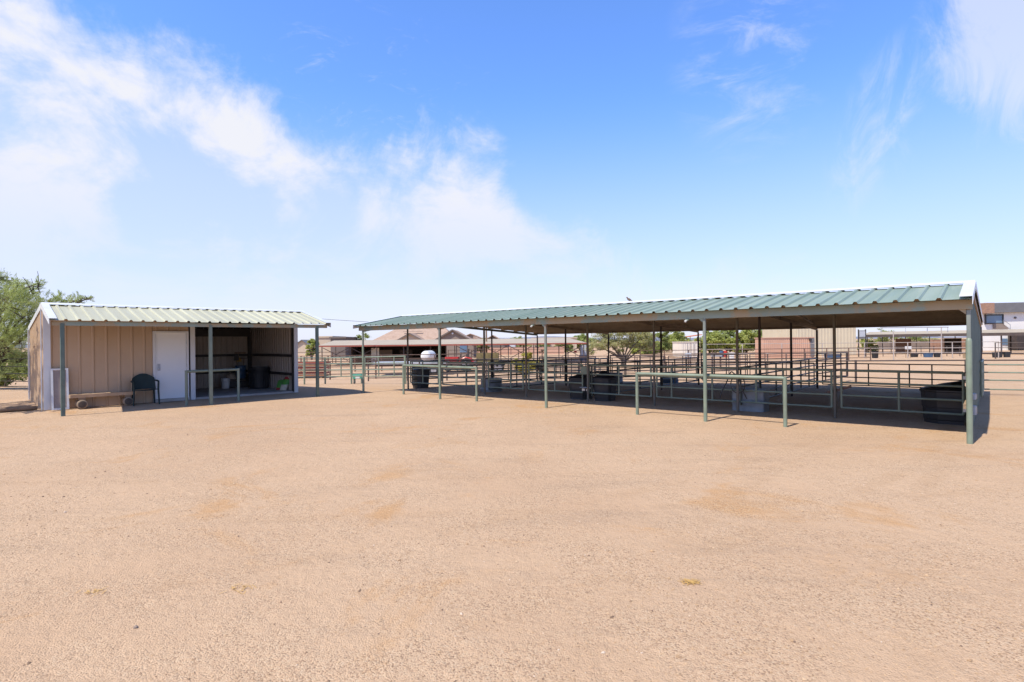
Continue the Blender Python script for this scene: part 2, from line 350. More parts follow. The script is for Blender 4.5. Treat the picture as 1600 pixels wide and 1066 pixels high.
# ------------------------------------------------------------------ horse shade
EZ, RZ, BZ, RV, DV, LU = 2.235, 2.585, 2.125, 1.92, 9.6, 15.95
def roof_z(v): return EZ + (RZ - EZ) * v / RV if v < RV else RZ + (BZ - RZ) * (v - RV) / (DV - RV)
BAYS = [0, 4.2, 8.25, 12.15, 15.95]
def build_shade():
    r = thing('horse_shade', 'long open horse shade with green ribbed metal roof on pipe posts', 'stable', S(8, 4.5))
    u0, u1 = -.04, LU + .28
    fv = -.16; fz = EZ + (RZ - EZ) * fv / RV
    # front slope, ribs run up the slope
    up = (S(0, RV, RZ) - S(0, 0, EZ)).normalized(); n = UD.cross(up); n = n if n.z > 0 else -n
    Lf = (S(0, RV, RZ) - S(0, fv, fz)).length - .03
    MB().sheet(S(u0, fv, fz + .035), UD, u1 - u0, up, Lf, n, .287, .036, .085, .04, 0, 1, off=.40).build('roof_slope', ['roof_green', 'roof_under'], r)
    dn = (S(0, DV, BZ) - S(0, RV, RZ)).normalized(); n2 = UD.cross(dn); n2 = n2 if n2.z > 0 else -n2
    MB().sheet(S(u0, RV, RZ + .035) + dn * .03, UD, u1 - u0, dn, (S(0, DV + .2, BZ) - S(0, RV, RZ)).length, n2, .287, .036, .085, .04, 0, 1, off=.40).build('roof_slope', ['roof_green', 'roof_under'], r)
    cap = MB(); w = .17
    a, b = S(u0 - .01, RV, RZ + .035) + n * .045, S(u1 + .01, RV, RZ + .035) + n * .045
    for d in (-up, dn):
        nn = n if d is not dn else n2
        cap.prism([a + ZV * .02, a + d * w, a + d * w - nn * .006, a + ZV * .012], b - a)
    cap.build('ridge_cap', 'white_metal', r)
    # rake trims on both ends
    for uu, sg in ((u0, -1), (u1, 1)):
        t = MB(); o = UD * (sg * .012)
        wd = UD * (-sg * .16)
        for A, B, nn in ((S(uu, fv - .02, fz + .035 - .006), S(uu, RV, RZ + .035), n), (S(uu, RV, RZ + .035), S(uu, DV + .2, BZ + .035 - .02), n2)):
            A2, B2 = A + nn * .05 + o, B + nn * .05 + o
            t.prism([A2, B2, B2 - nn * .006, A2 - nn * .006], wd)
            t.prism([A2, B2, B2 - ZV * .13, A2 - ZV * .13], o * .5)
        t.build('rake_trim', 'white_metal', r)
    # front eave channel
    bm = MB(); zb = EZ - .075
    bm.box((S(-.05, -.02, zb) + S(LU + .2, -.02, zb)) / 2, UD, VD, ZV, LU + .25, .012, .15)
    for dz in (.069, -.069): bm.box((S(-.05, .02, zb + dz) + S(LU + .2, .02, zb + dz)) / 2, UD, VD, ZV, LU + .25, .068, .012)
    bm.build('eave_beam', 'beam', r)
    for uc in BAYS[:-1]:                      # corner gussets under the channel
        MB().prism([S(uc + .03, -.01, EZ - .15), S(uc + .12, -.01, EZ - .15), S(uc + .03, -.01, EZ - .23)], VD * .05).build('gusset', 'beam', r)
    bb = MB().box((S(-.05, DV, BZ - .035) + S(LU + .2, DV, BZ - .035)) / 2, UD, VD, ZV, LU + .25, .05, .20); bb.build('back_beam', 'rust_beam', r)
    # purlins
    for v in (.95, 1.92, 3.2, 4.5, 5.6, 6.45, 7.3, 8.15, 8.95):
        z = roof_z(v) - .055 + (-.03 if v == 1.92 else 0)
        MB().box((S(0, v, z) + S(LU + .2, v, z)) / 2, UD, VD, ZV, LU + .2, .05, .085).build('purlin', 'purlin_tan', r)
    # rafters at the bays
    for u in BAYS:
        rf = MB()
        for va, vb in ((0, RV), (RV, DV)):
            A, B = S(u, va, roof_z(va) - .15), S(u, vb, roof_z(vb) - .15)
            rf.bar(A, B, .05, .09)
        rf.build('rafter', 'rust_beam' if u < 15 else 'dark_post', r)
    # posts: front row
    for i, u in enumerate(BAYS):
        p = MB()
        if i == 0:
            p.box(S(u, .02, .95), UD, VD, ZV, .055, .055, 2.25, bev=.006)
            p.build('post', 'grey_pipe', r)
            MB().lathe(S(u, .0, -.2), [(.042, 0), (.042, 1.78), (.036, 1.82), (.02, 1.835)], 14).build('post_sleeve', 'pale_pipe', r, smooth=True)
        else:
            p.tube([S(u, 0, 1.5), S(u, 0, EZ - .15)], .033, 12); p.build('post', 'grey_pipe', r, smooth=True)
            MB().tube([S(u, 0, -.2), S(u, 0, 1.58)], .038, 12).build('post_sleeve', 'pale_pipe', r, smooth=True)
    for u in BAYS[1:]:
        for v in (RV, 6.45, DV):
            z0 = gz(*S(u, v).xy) - .3
            MB().tube([S(u, v, z0), S(u, v, roof_z(v) - .19)], .032, 10).build('post', 'rust_post' if v < 3 else 'brown_pipe', r, smooth=True)
    MB().tube([S(4.2, 3.55, -.2), S(4.2, 3.55, roof_z(3.55) - .19)], .032, 10).build('post', 'brown_pipe', r, smooth=True)
    MB().tube([S(0.0, DV, -.2), S(0.0, DV, roof_z(DV) - .19)], .032, 10).build('post', 'brown_pipe', r, smooth=True)
    for u in (2.24, 6.31, 10.5, 14.3):
        MB().tube([S(u, 2.0, -.2), S(u, 2.0, roof_z(2.0) - .12)], .03, 10).build('post', 'rust_post', r, smooth=True)
    # diagonal braces visible under the roof
    for u in (4.2, 8.25):
        MB().bar(S(u - 1.6, 0.1, EZ - .06), S(u, DV - .3, BZ + .02), .04, .05).build('diagonal_brace', 'rust_beam', r)
    # end wall, ribbed, at the near right end
    f = lambda x: roof_z(x) + .0
    MB().sheet(S(.02, .07, .02), VD, DV - .07, ZV, f, -UD, .30, .022, .08, .035, 0, 0, extra=(RV,)).build('end_wall', ['end_sheet'], r)
    for za in (.55, 1.35):
        MB().box((S(.06, .1, za) + S(.06, DV, za)) / 2, VD, UD, ZV, DV - .1, .04, .07).build('girt', 'rust_beam', r)
build_shade()

def pipe_panel(p0, p1, zs, ups, r=.019, top_r=None, m='panel_pipe', label='', cat='fence panel', group=None, name='corral_fence', base=None, legs=False, ends=True):
    """p0, p1 plan points; zs rail heights over the ground; ups fractions of the uprights"""
    p0, p1 = Vector(p0), Vector(p1)
    z0 = gz(p0.x, p0.y) if base is None else base; z1 = gz(p1.x, p1.y) if base is None else base
    o = thing(name, label, cat, (p0.x, p0.y, z0), group)
    d = p1 - p0
    def pt(k, z): return Vector((p0.x + d.x * k, p0.y + d.y * k, z0 + (z1 - z0) * k + z))
    for i, z in enumerate(zs):
        MB().tube([pt(0, z), pt(1, z)], top_r if (i == 0 and top_r) else r, 8).build('rail', m, o, smooth=True)
    for k in ups:
        MB().tube([pt(k, -.05 if (legs and k in (ups[0], ups[-1])) else zs[-1]), pt(k, zs[0])], r * 1.1, 8).build('upright', m, o, smooth=True)
    return o
GZ = [.99, .74, .48, .22]
G1 = 'green pipe gates and panels along the stall fronts'
gates = [(.14, 2.12, (0, .5, 1), 'four rail pipe gate before the right end stall beside the corner post', 'gate'),
         (2.30, 6.24, (0, .24, .385, .64, .9, 1), 'long green pipe panel behind the near hitching rail, with the square water tank', 'fence panel'),
         (6.40, 8.26, (0, .5, 1), 'green pipe gate right of the chained post, in front of the right peaked feeder', 'gate'),
         (8.48, 10.40, (0, .5, 1), 'green pipe gate left of the chained post, in front of the left peaked feeder', 'gate'),
         (10.62, 12.05, (0, .35, 1), 'green pipe panel right of the round galvanized tank', 'fence panel'),
         (12.3, 14.2, (0, .4, 1), 'green pipe panel behind the far hitching rail, left of the round tank', 'fence panel'),
         (14.42, 15.9, (0, .55, 1), 'green pipe panel at the far end of the stall fronts, before the domed feeder', 'fence panel')]
for a, b, ups, lab, cat in gates:
    o = pipe_panel(S(a, 2.0), S(b, 2.0), GZ, ups, .021, .026, 'green_pipe', lab, cat, G1, 'pipe_gate' if cat == 'gate' else 'corral_fence', base=0)
    if cat == 'gate':
        e = a if a > 8 or a < 1 else b
        for z in (.3, .9): MB().box(S(e + (.04 if e == b else -.04), 2.0, z), UD, VD, ZV, .09, .05, .06).build('hinge', 'steel', o)
o = thing('gate_chain', 'metal latch plate and chain tying two gates to their shared post', 'chain', S(8.41, 1.95, .8))
MB().box(S(8.37, 1.955, .84), UD, VD, ZV, .28, .03, .22, bev=.02).build('latch_plate', 'green_pipe', o)
ch = MB()
for i in range(14):
    a = 2 * PI * i / 14
    ch.tube([S(8.37 + .17 * math.cos(a), 1.955 + .05 * math.sin(a), .36 + .01 * (i % 2)), S(8.37 + .17 * math.cos(a + .5), 1.955 + .05 * math.sin(a + .5), .36)], .012, 6)
ch.build('chain_loop', 'steel', o)
o = thing('brace_bar', 'short rusty bar wedged between the near gate and its post', 'bar', S(2.2, 2.05, .5))
MB().bar(S(2.42, 2.05, .50), S(1.95, 2.06, .66), .03, .05).build('bar_body', 'rust_pipe', o)
# dividers between the stalls, the back row, and the runs behind
PZ = [.84, .62, .40, .15]
G2 = 'dark pipe divider panels between the stalls'
names = {4.2: 'first stall divider from the right', 8.25: 'second stall divider from the right', 12.15: 'third stall divider from the right', 15.95: 'far left end of the shade'}
for u, nm in names.items():
    for (va, vb), w in (((2.12, 6.38), 'front half'), ((6.52, 9.5), 'back half')):
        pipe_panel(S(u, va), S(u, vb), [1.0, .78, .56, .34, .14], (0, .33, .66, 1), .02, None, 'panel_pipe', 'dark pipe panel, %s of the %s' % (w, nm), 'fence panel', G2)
G3 = 'dark pipe panels along the back of the shade'
for i, (a, b) in enumerate(((.1, 4.05), (4.3, 8.1), (8.35, 12.0), (12.25, 15.85))):
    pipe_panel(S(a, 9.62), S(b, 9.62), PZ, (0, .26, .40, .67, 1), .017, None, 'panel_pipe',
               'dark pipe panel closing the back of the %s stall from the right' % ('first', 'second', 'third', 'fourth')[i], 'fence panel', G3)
G4 = 'dark pipe panels of the turnout runs behind the shade'
for u in (4.25, 8.2, 12.15, 15.95):
    pipe_panel(S(u, 9.75), S(u, 15.0), [1.15, .93, .7, .47, .2], (0, .25, .5, .75, 1), .02, None, 'brown_pipe', 'dark pipe side panel of a run behind the back post %s' % {4.25: 'nearest the right end wall', 8.2: 'second from the right', 12.15: 'third from the right', 15.95: 'at the far left'}[u], 'fence panel', G4)
for a, b, w in ((4.3, 8.1, 'nearest right run'), (8.3, 12.0, 'middle run'), (12.25, 15.9, 'left run')):
    pipe_panel(S(a, 15.05), S(b, 15.05), [1.15, .93, .7, .47, .2], (0, .2, .4, .6, .8, 1), .02, None, 'brown_pipe', 'dark pipe panel closing the far end of the %s' % w, 'fence panel', G4)
# green panels leaving the right end wall
pipe_panel(S(-.05, 9.7), S(-4.6, 11.0), [.86, .64, .42, .16], (0, .30, .62, 1), .02, None, 'pale_pipe', 'pale green pipe panel running right from the shade end wall', 'fence panel')
o = pipe_panel(S(-.05, 9.3), S(-.05, 6.9), [1.02, .75, .45, .18], (0, .5, 1), .022, None, 'pale_pipe', 'pale green pipe gate swung flat against the outside of the end wall', 'gate', name='pipe_gate')
# hitching rails
def hitch(p0, p1, h, label, m='pale_pipe', r=.036):
    o = thing('hitching_rail', label, 'hitching rail', ((p0 + p1) / 2), 'pipe hitching rails')
    MB().tube([p0 + ZV * h, p1 + ZV * h], r, 12).build('rail', m, o, smooth=True)
    for p in (p0, p1): MB().tube([p - ZV * .2, p + ZV * (h + r * .9)], r, 12).build('leg', m, o, smooth=True)
hitch(S(2.72, .14), S(5.82, .16), .91, 'pale green pipe hitching rail near the right end, nearest of the three')
hitch(S(10.85, .2), S(14.35, .42), .93, 'pale green pipe hitching rail near the far end of the shade')
hitch(T(2.72, .33), T(4.12, .45), .93, 'short green pipe hitching rail in front of the open shed bay', 'green_pipe')
# floodlights under the eave, meter boxes
for u, w in ((4.55, 'beside the post behind the near hitching rail'), (8.62, 'by the middle front post')):
    o = thing('flood_light', 'small white flood light under the shade eave %s' % w, 'light', S(u, -.05, EZ - .15), 'white flood lights under the eave')
    MB().box(S(u, -.03, EZ - .165), UD, VD, ZV, .07, .07, .03).build('bracket', 'green_pipe', o)
    d = (UD * .5 - VD * .6 - ZV * .5).normalized()
    MB().lathe(S(u, -.05, EZ - .175), [(.014, 0), (.022, .025), (.026, .05), (.022, .058)], 14, ax=d).build('lamp_head', 'white_glow', o, smooth=True)
for z, h, w in ((.62, .10, 'upper grey electrical box on the outside of the shade end wall'), (.38, .15, 'lower grey electrical box on the end wall, under the other box')):
    o = thing('meter_box', w, 'electrical box', S(-.09, 1.35, z), 'grey boxes on the end wall')
    MB().box(S(-.03, 1.35, z), UD, VD, ZV, .05, .22, h, bev=.01).build('box_body', 'grey_box', o); MB().box(S(-.059, 1.35, z), UD, VD, ZV, .01, .18, h * .8).build('box_lid', 'steel', o)

# ------------------------------------------------------------------ feeders, tanks
def feeder(u, v, du, dv, w, label, hb=.55, ha=.78, group=None):
    o = thing('corner_feeder', label, 'feeder', S(u, v), group)
    def q(a, b, z): return S(u + du * a, v + dv * b, z)
    fp = [(0, 0), (w, 0), (w, w * .62), (w * .9, w * .8), (w * .62, w), (0, w)]
    rings = []
    for z, k in ((-.03, .86), (.06, .87), (.08, .9), (hb * .5, .93), (hb * .52, .955), (hb, 1.0), (hb + .015, 1.05), (hb + .04, 1.05)):
        cx, cy = w * .45, w * .45
        rings.append([q(cx + (a - cx) * k, cy + (b - cy) * k, z) for a, b in fp])
    mb = MB(); n = len(fp); vs = [p for r_ in rings for p in r_]
    fs = [(i * n + j, i * n + (j + 1) % n, (i + 1) * n + (j + 1) % n, (i + 1) * n + j) for i in range(len(rings) - 1) for j in range(n)]
    mb.add(vs, fs + [tuple(range(n))[::-1]]); mb.build('bin', 'black_plastic', o)
    hd = MB(); top = [q(w * .45 + (a - w * .45) * 1.03, w * .45 + (b - w * .45) * 1.03, hb + .041) for a, b in fp]
    mid = [q(w * .2 + (a - w * .2) * .42, w * .2 + (b - w * .2) * .42, hb + (ha - hb) * .72) for a, b in fp]
    apx = [q(.03 + a * .08, .03 + b * .08, ha) for a, b in fp]
    vs = top + mid + apx
    hd.add(vs, [(i * n + j, i * n + (j + 1) % n, (i + 1) * n + (j + 1) % n, (i + 1) * n + j) for i in range(2) for j in range(n)] + [tuple(range(2 * n, 3 * n))])
    hd.build('hood', 'black_plastic', o)
    rb = MB()
    for (a, b) in ((w * .95, w * .3), (w * .35, w * .95)):
        A = q(w * .45 + (a - w * .45) * .9, w * .45 + (b - w * .45) * .9, .06); B = q(a, b, hb - .04); rb.tube([A, B], .022, 6)
    rb.build('rib', 'black_plastic', o)
G5 = 'black plastic corner feeders in the stalls'
feeder(.10, 2.85, 1, -1, .72, 'large black plastic corner feeder behind the corner post at the right end', .60, .80, G5)
feeder(8.18, 2.55, -1, -1, .47, 'black peaked corner feeder just right of the chained gate post', .58, .82, G5)
feeder(8.55, 2.72, 1, -1, .62, 'black peaked corner feeder just left of the chained gate post', .56, .78, G5)
feeder(16.25, 2.8, -1, -1, .47, 'black domed feeder at the far left end behind the far hitching rail', .62, .86, G5)
o = thing('water_tank', 'square cornered galvanized water tank behind the near hitching rail', 'stock tank', S(3.98, 2.4), 'galvanized water tanks')
def rrect(cu, cv, hu, hv, rad, z, n=5):
    out = []
    for sx, sy, a0 in ((1, 1, 0), (-1, 1, 90), (-1, -1, 180), (1, -1, 270)):
        for i in range(n):
            a = math.radians(a0 + 90 * i / (n - 1))
            out.append(S(cu + sx * (hu - rad) + rad * math.cos(a), cv + sy * (hv - rad) + rad * math.sin(a), z))
    return out
mb = MB(); rg = []
for z, e in ((-.02, 0), (.245, 0), (.25, .006), (.265, .006), (.27, 0), (.47, 0), (.475, .014), (.50, .014), (.50, -.008), (.47, -.012), (.3, -.012)):
    rg.append(rrect(4.06, 2.36, .37 + e, .21 + e, .06, z))
n = len(rg[0]); mb.add([p for r_ in rg for p in r_], [(i * n + j, i * n + (j + 1) % n, (i + 1) * n + (j + 1) % n, (i + 1) * n + j) for i in range(len(rg) - 1) for j in range(n)])
mb.build('tank_wall', 'galv', o, smooth=True)
MB().add(rrect(4.06, 2.36, .358, .198, .05, .42), [tuple(range(n))]).build('water', 'glass', o)
o = thing('hose', 'dark looped filler hose hanging over the square water tank', 'hose', S(4.45, 2.1, .5))
pts = []
for i in range(25):
    t = i / 24; pts.append(S(4.62 - .62 * t, 1.94 + .06 * math.sin(6 * t), .28 + .62 * math.sin(PI * min(1, t * 1.0)) + .03 * math.sin(20 * t)))
MB().tube(pts, .014, 6).build('hose_line', 'black_iron', o, smooth=True)
MB().tube([S(4.2 + .16 * math.cos(a * .35), 1.93, .62 + .2 * math.sin(a * .35)) for a in range(18)], .012, 6).build('hose_loop', 'black_iron', o, smooth=True)
def round_tank(p, r, h, label, m='galv', group='galvanized water tanks', n=28):
    o = thing('water_tank', label, 'stock tank', p, group)
    MB().lathe(p, [(r * 1.0, -.03), (r * 1.0, h * .1), (r * 1.03, h * .14), (r * 1.03, h * .2), (r, h * .24), (r * .97, h * .44), (r * .99, h * .5), (r * .97, h * .56), (r * .97, h * .93), (r * 1.0, h * .95), (r * 1.0, h), (r * .95, h), (r * .94, h * .7)], n).build('tank_wall', m, o, smooth=True)
    MB().lathe(p + ZV * (h * .8), [(r * .945, 0), (r * .3, .001)], n).build('water', 'glass', o)
    return o
round_tank(S(12.75, 2.9), .37, .42, 'round galvanized water tank with a rim band in the third stall')
round_tank(S(11.6, 9.0, gz(*S(11.6, 9).xy)), .4, .42, 'pale galvanized round tank at the back of the middle stall')
round_tank(S(9.9, 10.6, gz(*S(9.9, 10.6).xy)), .36, .4, 'small blue grey tub in the middle run behind the shade', 'blue_plastic', 'plastic water tubs')

# bird on the ridge
pb = S(6.95, RV, RZ + .10)
o = thing('bird', 'small brown dove perched on the white ridge of the green roof', 'bird', pb)
d = (UD * .8 - VD * .3).normalized()
bp = MB(); path = []; rad = []
for k, (a, z, rr) in enumerate(((-.13, .02, .012), (-.08, .045, .022), (-.03, .07, .047), (.02, .09, .058), (.06, .115, .045), (.08, .145, .03), (.095, .17, .034), (.115, .18, .026), (.135, .176, .009), (.15, .172, .004))):
    path.append(pb + d * (a * .6) + ZV * (z * .6 - .01)); rad.append(rr * .6)
bp.tube(path, rad, 12); bp.build('body', 'bird', o, smooth=True)
for s_ in (-1, 1):
    sd = d.cross(ZV) * (.02 * s_)
    MB().tube([pb + sd * .5 - ZV * .035, pb + sd * .5 + ZV * .03], .004, 6).build('leg', 'bird', o)

# ------------------------------------------------------------------ shed
SEZ, SRZ, SRT, SDT, SBZ = 2.28, 2.725, 1.92, 6.3, 2.25
S0, S1 = -.21, 6.5
def sroof(t): return SEZ + (SRZ - SEZ) * t / SRT if t < SRT else SRZ + (SBZ - SRZ) * (t - SRT) / (SDT - SRT)
def build_shed():
    r = thing('metal_shed', 'low tan metal shed with pale ribbed roof, closed left half and open right bay', 'shed', T(3.1, 4))
    a0, a1 = S0 - .03, S1 + .22
    ft = -.12; fz = SEZ + (SRZ - SEZ) * ft / SRT
    up = (T(0, SRT, SRZ) - T(0, 0, SEZ)).normalized(); n = SD.cross(up); n = n if n.z > 0 else -n
    Lf = (T(0, SRT, SRZ) - T(0, ft, fz)).length - .03
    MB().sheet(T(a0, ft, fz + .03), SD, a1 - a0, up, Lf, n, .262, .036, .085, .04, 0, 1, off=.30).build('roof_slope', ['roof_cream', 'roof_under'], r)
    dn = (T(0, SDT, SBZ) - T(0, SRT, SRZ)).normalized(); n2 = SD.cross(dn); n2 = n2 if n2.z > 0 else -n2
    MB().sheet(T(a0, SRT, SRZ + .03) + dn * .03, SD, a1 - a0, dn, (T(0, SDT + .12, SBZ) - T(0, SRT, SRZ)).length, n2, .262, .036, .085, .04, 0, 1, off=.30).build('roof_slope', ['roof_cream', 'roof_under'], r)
    cap = MB(); A, B = T(a0 - .01, SRT, SRZ + .03) + n * .046, T(a1 + .01, SRT, SRZ + .03) + n * .046
    for d, nn in ((-up, n), (dn, n2)): cap.prism([A + ZV * .02, A + d * .16, A + d * .16 - nn * .006, A + ZV * .012], B - A)
    cap.build('ridge_cap', 'white_metal', r)
    for ss, sg in ((a0, -1), (a1, 1)):
        t = MB(); o = SD * (sg * .012); wd = SD * (-sg * .15)
        for P, Q, nn in ((T(ss, ft - .02, fz + .024), T(ss, SRT, SRZ + .03), n), (T(ss, SRT, SRZ + .03), T(ss, SDT + .12, SBZ + .01), n2)):
            P2, Q2 = P + nn * .052 + o, Q + nn * .052 + o
            t.prism([P2, Q2, Q2 - nn * .006, P2 - nn * .006], wd)
            t.prism([P2, Q2, Q2 - ZV * .15, P2 - ZV * .15], o * .5)
        t.build('rake_trim', 'white_metal', r)
    MB().box(T((a0 + a1) / 2, 0, SEZ - .07), SD, TD, ZV, a1 - a0 - .1, .06, .10).build('eave_beam', 'beam', r)
    for s_, mm in ((0, 'dark_post'), (3.25, 'green_pipe'), (6.34, 'dark_post')):
        MB().box(T(s_, 0, 1.0), SD, TD, ZV, .085, .085, 2.42, bev=.008).build('post', mm, r)
    # walls
    W = 'tan_sheet'
    f = lambda x: sroof(2.0) - .03
    MB().sheet(T(S0, 2.0, .0), SD, 2.27 - S0, ZV, lambda x: sroof(2.0) - .02, -TD, .30, .022, .07, .03, 0, 1, off=.16).build('front_wall', [W, 'pale_sheet'], r)
    MB().sheet(T(2.25, 2.0, .0), SD, .95, ZV, lambda x: sroof(2.0) - .02, -TD, .30, .022, .07, .03, 0, 1, off=.10, lo=lambda x: 2.06).build('front_wall', [W, 'pale_sheet'], r)
    MB().sheet(T(S0, 2.0, 0), TD, SDT - 2.0, ZV, lambda x: sroof(2.0 + x) + .02, -SD, .30, .03, .09, .04, 0, 1).build('end_wall', [W, 'pale_sheet'], r)
    MB().sheet(T(S1, 2.0, 0), TD, SDT - 2.0, ZV, lambda x: sroof(2.0 + x) + .02, SD, .21, .028, .09, .05, 0, 1).build('end_wall', [W, 'pale_sheet'], r)
    MB().sheet(T(S0, SDT, 0), SD, S1 - S0, ZV, SBZ + .06, TD, .21, .028, .09, .05, 0, 1).build('back_wall', [W, 'pale_sheet'], r)
    MB().sheet(T(3.31, 2.1, 0), TD, SDT - 2.15, ZV, lambda x: sroof(2.1 + x) - .04, SD, .21, .022, .09, .05, 0, 0).build('divider_wall', ['pale_sheet'], r)
    # trims
    def trim(s_, wd, z1):
        MB().box(T(s_, 1.965, z1 / 2), SD, TD, ZV, wd, .045, z1).build('corner_trim', 'white_metal', r)
    trim(S0 + .07, .15, 2.66); trim(3.30, .13, 2.66); trim(S1 - .02, .12, 2.66)
    MB().box(T(S0 - .045, 2.0, 1.33), SD, TD, ZV, .02, .06, 2.66).build('corner_trim', 'white_metal', r)
    MB().box(T(S1 + .05, 2.04, 1.35), SD, TD, ZV, .03, .1, 2.7).build('corner_trim', 'white_metal', r)
    MB().box(T(S0 - .05, SDT - .02, 1.1), SD, TD, ZV, .04, .1, 2.2).build('corner_trim', 'white_metal', r)
    # door
    d = MB().box(T(2.72, 1.985, 1.06), SD, TD, ZV, .80, .045, 1.94); door = d.build('door', 'white_door', r)
    fr = MB()
    for s_ in (2.285, 3.155): fr.box(T(s_, 1.955, 1.05), SD, TD, ZV, .06, .07, 2.0)
    fr.box(T(2.72, 1.955, 2.055), SD, TD, ZV, .93, .068, .05); fr.build('door_frame', 'white_metal', r)
    MB().lathe(T(2.40, 1.96, .98), [(.03, 0), (.03, .008), (.012, .012), (.012, .04), (.028, .05), (.028, .07), (.012, .08)], 14, ax=-TD).build('door_knob', 'steel', door, smooth=True)
    for z in (.35, 1.05, 1.75): MB().tube([T(3.125, 1.93, z - .05), T(3.125, 1.93, z + .05)], .011, 8).build('hinge', 'steel', door)
    MB().box(T(2.405, 1.958, 1.02), SD, TD, ZV, .07, .012, .20).build('lock_plate', 'grey_box', door)
    MB().box(T(2.72, 1.93, .045), SD, TD, ZV, .95, .16, .08).build('threshold', 'concrete', r)
    # floor slab, girts, inner posts
    MB().box(T((3.35 + S1) / 2, 4.05, .0), SD, TD, ZV, S1 - 3.35 - .06, 3.95, .10).build('floor_slab', 'concrete', r)
    for z in (.62, 1.26):
        MB().box(T((3.36 + S1) / 2, SDT - .07, z), SD, TD, ZV, S1 - 3.5, .06, .09).build('girt', 'black_iron', r)
        MB().box(T(S1 - .06, 4.02, z), SD, TD, ZV, .06, 3.8, .09).build('girt', 'black_iron', r)
    MB().box(T((3.36 + S1) / 2, SDT - .09, 2.13), SD, TD, ZV, S1 - 3.5, .08, .30).build('header', 'black_iron', r)
    MB().box(T(S1 - .10, SDT - .1, 1.1), SD, TD, ZV, .11, .11, 2.1).build('inner_post', 'black_iron', r)
    MB().box(T(S1 - .07, 2.1, 1.3), SD, TD, ZV, .05, .09, 2.55).build('inner_post', 'black_iron', r)
    for s_ in (4.9,):
        MB().bar(T(s_, .05, sroof(.05) - .06), T(s_, SRT, SRZ - .06), .05, .09).build('rafter', 'black_iron', r)
        MB().bar(T(s_, SRT, SRZ - .06), T(s_, SDT - .1, SBZ - .06), .05, .09).build('rafter', 'black_iron', r)
    for t_ in (1.0, 3.2, 4.6):
        MB().box(T(3.1, t_, sroof(t_) - .035), SD, TD, ZV, S1 - S0, .05, .07).build('purlin', 'black_iron', r)
build_shed()

# leaning framed panel
o = thing('screen_panel', 'white framed screen panel leaning on the shed wall behind the left post', 'screen panel', T(.02, 1.72))
for s_ in (-.05, .27): MB().bar(T(s_, 1.76, .0), T(s_, 1.90, 1.08), .045, .035).build('frame_stile', 'white_metal', o)
for z in (.022, 1.058): MB().bar(T(-.027, 1.76 + .13 * z, z), T(.247, 1.76 + .13 * z, z), .035, .045).build('frame_rail', 'white_metal', o)
MB().prism([T(-.028, 1.77, .045), T(.248, 1.77, .045), T(.248, 1.90, 1.036), T(-.028, 1.90, 1.036)], TD * .012).build('screen', 'screen', o)
# bench
o = thing('plank_bench', 'rough wooden plank bench on two short logs against the shed wall', 'bench', T(1.05, 1.75))
MB().box(T(1.04, 1.74, .335), SD, TD, ZV, 1.50, .26, .085, bev=.012).build('plank', 'plank_wood', o)
for s_ in (.55, 1.58):
    lg = MB(); lg.lathe(T(s_, 1.56, .115), [(.10, 0), (.117, .012), (.12, .2), (.117, .38)], 22, ax=TD); lo = lg.build('log', 'wood_pale', o, smooth=True)
    MB().lathe(T(s_, 1.555, .115), [(.094, 0), (.08, -.008), (.03, -.010)], 22, ax=TD).build('cut_face', 'bark', lo)
    MB().box(T(s_, 1.72, .263), SD, TD, ZV, .16, .22, .06).build('spacer', 'wood', o)
